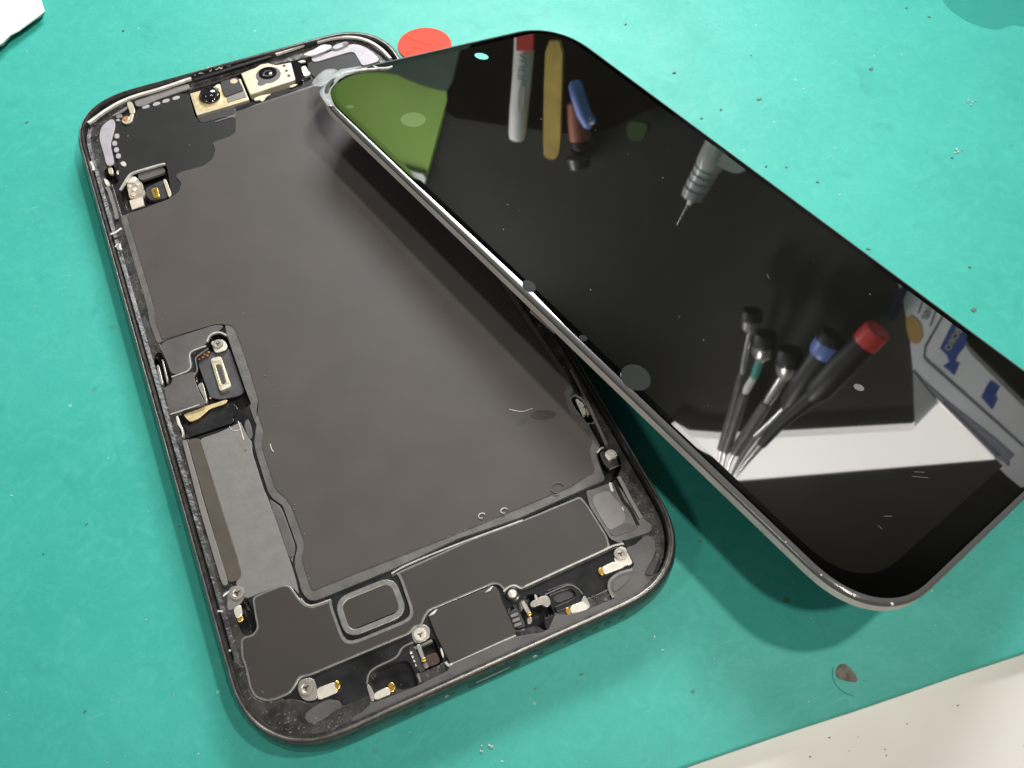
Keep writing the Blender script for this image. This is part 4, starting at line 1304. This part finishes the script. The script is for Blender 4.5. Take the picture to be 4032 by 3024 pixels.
# ------------------------------------------------------------------ what the glass mirrors: board with tools, box, light
M_BOARD = mat('dark_board', (0.042, 0.041, 0.038), 0.7, spec=0.1, noise=0.2, nscale=12)
M_BAG = mat('black_cloth', (0.004, 0.004, 0.0038), 0.9, spec=0.02, noise=0.4, nscale=60)
M_GREEN = mat('green_card', (0.27, 0.44, 0.075), 0.6, noise=0.06, nscale=30)
M_DGREEN = mat('dark_green_card', (0.05, 0.085, 0.06), 0.6, noise=0.15, nscale=30)
M_WHITE = mat('white_plastic', (0.75, 0.72, 0.68), 0.45, noise=0.1, nscale=60)
M_REDP = mat('red_plastic', (0.60, 0.05, 0.05), 0.4)
M_YELLOW = mat('bamboo', (0.66, 0.42, 0.10), 0.55, noise=0.2, nscale=70)
M_BLUEP = mat('blue_plastic', (0.14, 0.20, 0.52), 0.4, noise=0.15, nscale=60)
M_BRICK = mat('brown_plastic', (0.34, 0.10, 0.05), 0.5)
M_TOOLB = mat('black_grip', (0.014, 0.014, 0.014), 0.5, noise=0.3, nscale=150)
M_GRIP = mat('grey_grip', (0.11, 0.108, 0.10), 0.4, noise=0.35, nscale=260, bump=0.6, bscale=420)
M_CHROME = mat('tool_steel', (0.62, 0.61, 0.59), 0.25, metal=0.85)
M_TEAL = mat('teal_plastic', (0.06, 0.30, 0.26), 0.4)
M_BOX = mat('carton_white', (0.86, 0.87, 0.90), 0.55, noise=0.08, nscale=25)
M_PRINT = mat('blue_print', (0.05, 0.10, 0.36), 0.5)
M_OCHRE = mat('ochre_print', (0.55, 0.36, 0.12), 0.5)
M_GREYP = mat('grey_print', (0.16, 0.17, 0.20), 0.5)
M_CLEAR = mat('cloudy_plastic', (0.45, 0.45, 0.44), 0.2, noise=0.2, nscale=90)
M_LAMP = mat('light_diffuser', (0.8, 0.8, 0.8), 0.5, emit=(1.0, 0.94, 0.88), estr=2.0)
M_MOSS = mat('green_plastic', (0.06, 0.10, 0.02), 0.5)
BS = Vector((-BM.y, BM.x, 0))


def mpoly(name, zf, pts, off, th, material, parent=None, n=1):
    """slab standing on the tool board, outline given by its mirror image"""
    bm = bmesh.new()
    lp = [mir(*zf(*q), off) for q in pts]
    if n:
        lp = chaikin(lp, n)
    prism(bm, lp, BM * th)
    return link(name, bm, material, parent)


def mtube(name, zf, pts, widths, off, material, parent=None, seg=20, sc=0.165):
    """round rod in front of the tool board; widths in photo pixels"""
    bm = bmesh.new()
    tube(bm, [mir(*zf(*q), off) for q in pts], [w * sc / 2 for w in widths], seg)
    o = link(name, bm, material, parent, smooth=True)
    o.modifiers.new('split', 'EDGE_SPLIT').split_angle = R(40)
    return o


# the board itself, standing on the desk
bm = bmesh.new()
c_ = BM * BD
prism(bm, [c_ + BS * s + Vector((0, 0, z)) for s, z in ((520, -2.04), (520, 620), (-520, 620), (-520, -2.04))], BM * 14)
board = tag(link('tool_board', bm, M_BOARD), 'dark upright tool board behind the bench, mirrored in the display glass', 'board')

mpoly('backing_cloth', zoom(1200, 50, 1.8433), [(1040, 560), (1140, 200), (1250, 60), (1500, -60), (2400, -100), (2800, 300), (2900, 560), (2500, 700), (2260, 830), (2030, 900), (1840, 870), (1450, 820), (1000, 750)], 3, 3, M_BAG)
tag(bpy.data.objects['backing_cloth'], 'black cloth pouch behind the hanging tools, mirrored in the display glass', 'cloth')
zB = zoom(1200, 50, 1.8433)
tag(mpoly('green_card', zB, [(-700, 300), (250, 440), (620, 430), (820, 520), (960, 560), (1045, 575), (980, 820), (860, 1260), (700, 1330), (-400, 1400), (-800, 900)], 5, 4, M_GREEN, None, 1),
    'bright olive green card beside the black cloth, mirrored in the display corner', 'card')
tag(mpoly('dark_card', zB, [(-700, -200), (1250, -200), (1140, 200), (1050, 572), (960, 558), (820, 518), (620, 428), (-700, 290)], 9, 3, M_DGREEN, None, 1),
    'dark green card above the olive card, mirrored in the display glass', 'card')
tag(mpoly('card_glare', zB, [(700, 1130), (760, 1150), (885, 1180), (850, 1290), (700, 1330), (640, 1200)], 8, 2, M_WHITE, None, 1),
    'white tape put in for the overlit green card end, mirrored in the display', 'glare')  # overexposed end of the card, built as a white strip

# marker pen with lettering
mk = thing('marker_pen', 'white marker pen with red end and dark lettering, mirrored in the glass', 'marker', mir(*ZM(435, 830), 12))


def child_fix(o, par):
    o.parent = par
    o.matrix_parent_inverse = Matrix.Translation(par.location).inverted()
    return o


child_fix(mtube('barrel', ZM, [(490, 55), (486, 180), (470, 400), (450, 600), (437, 790), (434, 825), (433, 836)], [74, 76, 74, 72, 68, 58, 30], 12, M_WHITE), mk)
child_fix(mpoly('red_band', ZM, [(428, 60), (552, 62), (546, 185), (428, 185)], 20, 4, M_REDP, None, 0), mk)
ctr = mir(*ZM(476, 300), 19.6)
bdir = (mir(*ZM(474, 340), 19.6) - mir(*ZM(480, 260), 19.6)).normalized()
nrm = -BM
up_ = nrm.cross(bdir).normalized()
nrm = bdir.cross(up_)
cu = bpy.data.curves.new('lettering', 'FONT')
cu.body = 'AUER'
cu.size = 7.0 * MM
cu.extrude = 0.15 * MM
cu.align_x = 'CENTER'
cu.align_y = 'CENTER'
tx = bpy.data.objects.new('lettering_curve', cu)
scene.collection.objects.link(tx)
me = bpy.data.meshes.new_from_object(tx.evaluated_get(bpy.context.evaluated_depsgraph_get()))
bpy.data.objects.remove(tx, do_unlink=True)
lt = bpy.data.objects.new('lettering', me)
me.materials.append(M_GREYP)
lt.matrix_world = Matrix.Translation(ctr * MM) @ Matrix((bdir, up_, nrm)).transposed().to_4x4()
scene.collection.objects.link(lt)
lt.parent = mk
lt.matrix_parent_inverse = Matrix.Translation(mk.location).inverted()
child_fix(mpoly('small_print', ZM, [(445, 430), (500, 440), (480, 640), (440, 630)], 19.5, 1, mat('pale_print', (0.34, 0.31, 0.27), 0.6), None, 1), mk)

tag(mpoly('wooden_stick', ZM, [(642, 112), (765, 118), (755, 500), (745, 900), (720, 965), (680, 975), (640, 960), (624, 930), (628, 500)], 16, 4, M_YELLOW, None, 1),
    'flat yellow bamboo spudger stick, mirrored in the display glass', 'stick')
cl = thing('blue_clip', 'blue plastic clip tool with a bright end, mirrored in the glass', 'clip', mir(*ZM(960, 730), 16))
child_fix(mtube('grip', ZM, [(852, 400), (858, 430), (880, 520), (920, 640), (965, 715), (980, 735)], [30, 52, 56, 56, 54, 30], 18, M_BLUEP), cl)
child_fix(mtube('end', ZM, [(960, 712), (995, 700)], [14, 12], 26, M_WHITE), cl)
bt = thing('dropper_bottle', 'brown capped dropper bottle with cloudy body, mirrored in the glass', 'bottle', mir(*ZM(890, 1000), 12))
child_fix(mtube('cap', ZM, [(860, 560), (880, 700), (895, 830), (893, 850)], [70, 84, 84, 70], 10, M_BRICK), bt)
child_fix(mtube('collar', ZM, [(893, 845), (890, 885), (886, 905)], [66, 70, 50], 10, M_TOOLB), bt)
child_fix(mtube('flask', ZM, [(886, 905), (880, 960), (890, 1030), (895, 1050)], [70, 92, 80, 40], 9, M_BLOCK), bt)
tag(mpoly('green_clip', ZM, [(1225, 720), (1270, 695), (1385, 715), (1370, 790), (1330, 845), (1240, 830)], 16, 10, M_MOSS, None, 1), 'small dark green plastic clip, mirrored in the display glass', 'clip')

# syringe
sy = thing('syringe', 'clear dispensing syringe with a pale hub and needle, mirrored in the glass', 'syringe', mir(*ZM(1850, 1000), 14))
child_fix(mtube('needle', ZM, [(1598, 1450), (1620, 1405), (1680, 1295)], [6, 8, 12], 18, M_CHROME), sy)
child_fix(mtube('hub', ZM, [(1680, 1300), (1700, 1260), (1712, 1245)], [16, 26, 40], 18, M_WHITE), sy)
child_fix(mtube('hub_flange', ZM, [(1705, 1250), (1728, 1195), (1740, 1175)], [82, 88, 70], 18, M_CLEAR), sy)
child_fix(mtube('barrel', ZM, [(1740, 1180), (1760, 1140), (1764, 1132), (1785, 1095), (1790, 1088), (1810, 1050), (1815, 1042), (1835, 1005), (1900, 880), (1960, 760)],
                [86, 94, 86, 96, 88, 98, 90, 104, 108, 108], 18, M_CLEAR), sy)
child_fix(mpoly('flange', ZM, [(1815, 985), (1860, 1000), (1960, 1060), (2040, 1078), (2100, 1050), (2110, 1020), (2000, 940), (1900, 900)], 26, 3, M_CLEAR, None, 2), sy)


def driver(label, segs, base):
    t = thing('screwdriver', label, 'screwdriver', mir(*ZN(*base), 20))
    for name, pts, w, m_, off in segs:
        child_fix(mtube(name, ZN, pts, w, off, m_), t)
    return t


driver('slim steel screwdriver with a flat black swivel cap, mirrored in the glass',
       [('swivel_cap', [(548, 185), (545, 200), (542, 240)], [70, 82, 80], M_TOOLB, 22), ('cap_sleeve', [(542, 240), (538, 290), (534, 318)], [72, 72, 36], M_CHROME, 22),
        ('shank', [(534, 315), (500, 480), (480, 570)], [24, 26, 22], M_CHROME, 22), ('grip', [(480, 565), (450, 700), (400, 880), (365, 1010)], [30, 34, 38, 40], M_GRIP, 22),
        ('blade', [(368, 1000), (352, 1060), (345, 1120)], [20, 16, 8], M_CHROME, 22)], (345, 1120))
driver('steel screwdriver with a black swivel cap and teal neck, mirrored in the glass',
       [('swivel_cap', [(625, 320), (622, 345), (615, 395)], [80, 92, 88], M_TOOLB, 26), ('cap_sleeve', [(615, 395), (605, 445), (595, 480)], [84, 84, 40], M_CHROME, 26),
        ('neck', [(595, 470), (575, 530), (555, 585)], [32, 34, 30], M_TEAL, 26), ('shank', [(555, 580), (520, 640), (500, 685)], [28, 32, 24], M_WHITE, 26),
        ('grip', [(500, 680), (460, 800), (410, 950), (385, 1020)], [38, 42, 44, 42], M_GRIP, 26), ('blade', [(390, 1010), (375, 1080), (370, 1150)], [22, 16, 8], M_CHROME, 26)], (370, 1150))
driver('thick steel screwdriver with a wide black swivel cap, mirrored in the glass',
       [('swivel_cap', [(772, 415), (768, 440), (758, 505)], [84, 98, 94], M_TOOLB, 30), ('cap_sleeve', [(758, 505), (748, 560), (735, 590)], [94, 80, 44], M_CHROME, 30),
        ('shank', [(740, 570), (690, 650), (630, 740)], [40, 44, 36], M_CHROME, 30), ('grip', [(632, 735), (560, 850), (480, 970), (440, 1030)], [46, 50, 50, 46], M_GRIP, 30),
        ('blade', [(450, 1010), (415, 1080), (395, 1160)], [24, 18, 8], M_CHROME, 30)], (395, 1160))
driver('black handled screwdriver with a blue end cap, mirrored in the glass',
       [('swivel_cap', [(1035, 330), (1020, 350), (1005, 375)], [90, 104, 104], M_TOOLB, 34), ('end_cap', [(1005, 372), (975, 425), (960, 450)], [108, 112, 100], M_BLUEP, 34),
        ('grip', [(962, 445), (880, 560), (780, 720), (750, 770)], [100, 96, 84, 50], M_TOOLB, 34), ('shank', [(765, 745), (660, 850), (560, 940)], [30, 30, 28], M_CHROME, 34),
        ('blade', [(565, 930), (500, 1020), (420, 1170)], [30, 26, 10], M_GRIP, 34)], (420, 1170))
driver('black handled screwdriver with a red end cap, mirrored in the glass',
       [('end_cap', [(1300, 295), (1290, 305), (1230, 365), (1205, 390)], [80, 100, 104, 98], M_REDP, 40), ('grip', [(1210, 385), (1080, 510), (950, 650), (900, 700)], [104, 112, 104, 70], M_TOOLB, 40),
        ('shank', [(905, 690), (800, 780), (700, 870), (600, 980)], [70, 56, 46, 40], M_TOOLB, 40), ('blade', [(605, 970), (520, 1070), (440, 1180)], [36, 26, 10], M_CHROME, 40)], (440, 1180))

# light panel on the board: a slim box with a glowing diffuser
lp_ = thing('light_panel', 'slim white light panel glowing beside the tools, mirrored in the display', 'lamp', mir(*ZN(1000, 1050), 6))
child_fix(mpoly('diffuser', ZN, [(60, 880), (160, 935), (360, 950), (700, 940), (1500, 897), (1650, 745), (1985, 1068), (440, 1195), (300, 1200), (-100, 1050)], 15, 9, M_LAMP, None, 0), lp_)
child_fix(mpoly('housing', ZN, [(55, 875), (160, 930), (360, 945), (700, 935), (1497, 892), (1650, 740), (1990, 1070), (440, 1200), (295, 1205), (-110, 1050)], 5.9, 4, M_WHITE, None, 0), lp_)

# printed carton
bx = thing('printed_carton', 'white carton with blue and ochre print beside the light, mirrored in the glass', 'carton', mir(*ZN(1900, 900), 10))
child_fix(mpoly('carton', ZN, [(1390, -60), (1440, 120), (1480, 330), (1500, 545), (1650, 720), (1990, 1062), (2160, 1235), (2500, 1500), (2700, 1250), (2160, 760), (1850, 450), (1815, 400), (1800, 340), (1815, 250), (1700, 100)], 12, 11, M_BOX, None, 0), bx)
child_fix(mpoly('blue_label', ZN, [(1660, 410), (1740, 250), (1800, 200), (1830, 300), (1805, 400), (1760, 460), (1750, 490), (1775, 500), (1745, 570), (1680, 515), (1715, 490), (1700, 450)], 12.5, 0.45, M_PRINT, bx and None, 0), bx)
child_fix(mpoly('blue_label', ZN, [(1905, 700), (1935, 640), (1960, 600), (2015, 640), (1985, 690), (2000, 710), (1970, 775)], 12.5, 0.45, M_PRINT, None, 0), bx)
child_fix(mpoly('ochre_label', ZN, [(1450, 240), (1490, 210), (1545, 260), (1560, 340), (1530, 390), (1480, 370)], 12.5, 0.45, M_OCHRE, None, 1), bx)
child_fix(mpoly('blue_label', ZN, [(1350, 215), (1400, 80), (1450, 30), (1470, 60), (1440, 130), (1400, 230), (1370, 250)], 12.5, 0.45, mat('navy_print', (0.03, 0.045, 0.10), 0.5), None, 0), bx)
child_fix(mpoly('carton_side', ZN, [(1500, 545), (1512, 890), (1520, 890), (1655, 742)], 13, 2, mat('carton_shade', (0.42, 0.42, 0.44), 0.6), None, 0), bx)  # shaded side of the carton: the shade is put into a darker grey
child_fix(mpoly('grey_band', ZN, [(1505, 545), (1560, 600), (1720, 740), (1980, 940), (2170, 1110), (2170, 1170), (1985, 1055), (1650, 715)], 12.5, 0.45, mat('lavender_print', (0.30, 0.31, 0.38), 0.5), None, 0), bx)
for pts in (((1555, 120), (1562, 120), (1535, 205), (1528, 205)), ((1640, 160), (1648, 162), (1605, 280), (1598, 278)), ((1680, 200), (1690, 205), (1580, 400), (1570, 460), (1590, 480), (2170, 1000), (2170, 1012), (1580, 490), (1560, 460), (1570, 390))):
    child_fix(mpoly('print_line', ZN, list(pts), 12.5, 0.45, M_GREYP, None, 0), bx)
ctr = mir(*ZN(1760, 330), 12.75)


def mtext(body, u, v, uv_dir, size, material, par, off=12.75):
    c = mir(u, v, off)
    b = (mir(u + uv_dir[0], v + uv_dir[1], off) - c).normalized()
    n_ = -BM
    upv = n_.cross(b).normalized()
    cu = bpy.data.curves.new('lettering', 'FONT')
    cu.body = body
    cu.size = size * MM
    cu.extrude = 0.1 * MM
    cu.align_x = 'CENTER'
    cu.align_y = 'CENTER'
    tx = bpy.data.objects.new('tmp', cu)
    scene.collection.objects.link(tx)
    me = bpy.data.meshes.new_from_object(tx.evaluated_get(bpy.context.evaluated_depsgraph_get()))
    bpy.data.objects.remove(tx, do_unlink=True)
    o = bpy.data.objects.new('lettering', me)
    me.materials.append(material)
    o.matrix_world = Matrix.Translation(c * MM) @ Matrix((b, upv, n_)).transposed().to_4x4()
    scene.collection.objects.link(o)
    o.parent = par
    o.matrix_parent_inverse = Matrix.Translation(par.location).inverted()


mtext('NBORO', *ZN(1752, 340), (-45, 75), 5.6, mat('cream_print', (0.75, 0.68, 0.5), 0.5), bx)
mtext('6168', *ZN(1590, 185), (-25, 60), 6, M_GREYP, bx)

bpy.context.view_layer.update()
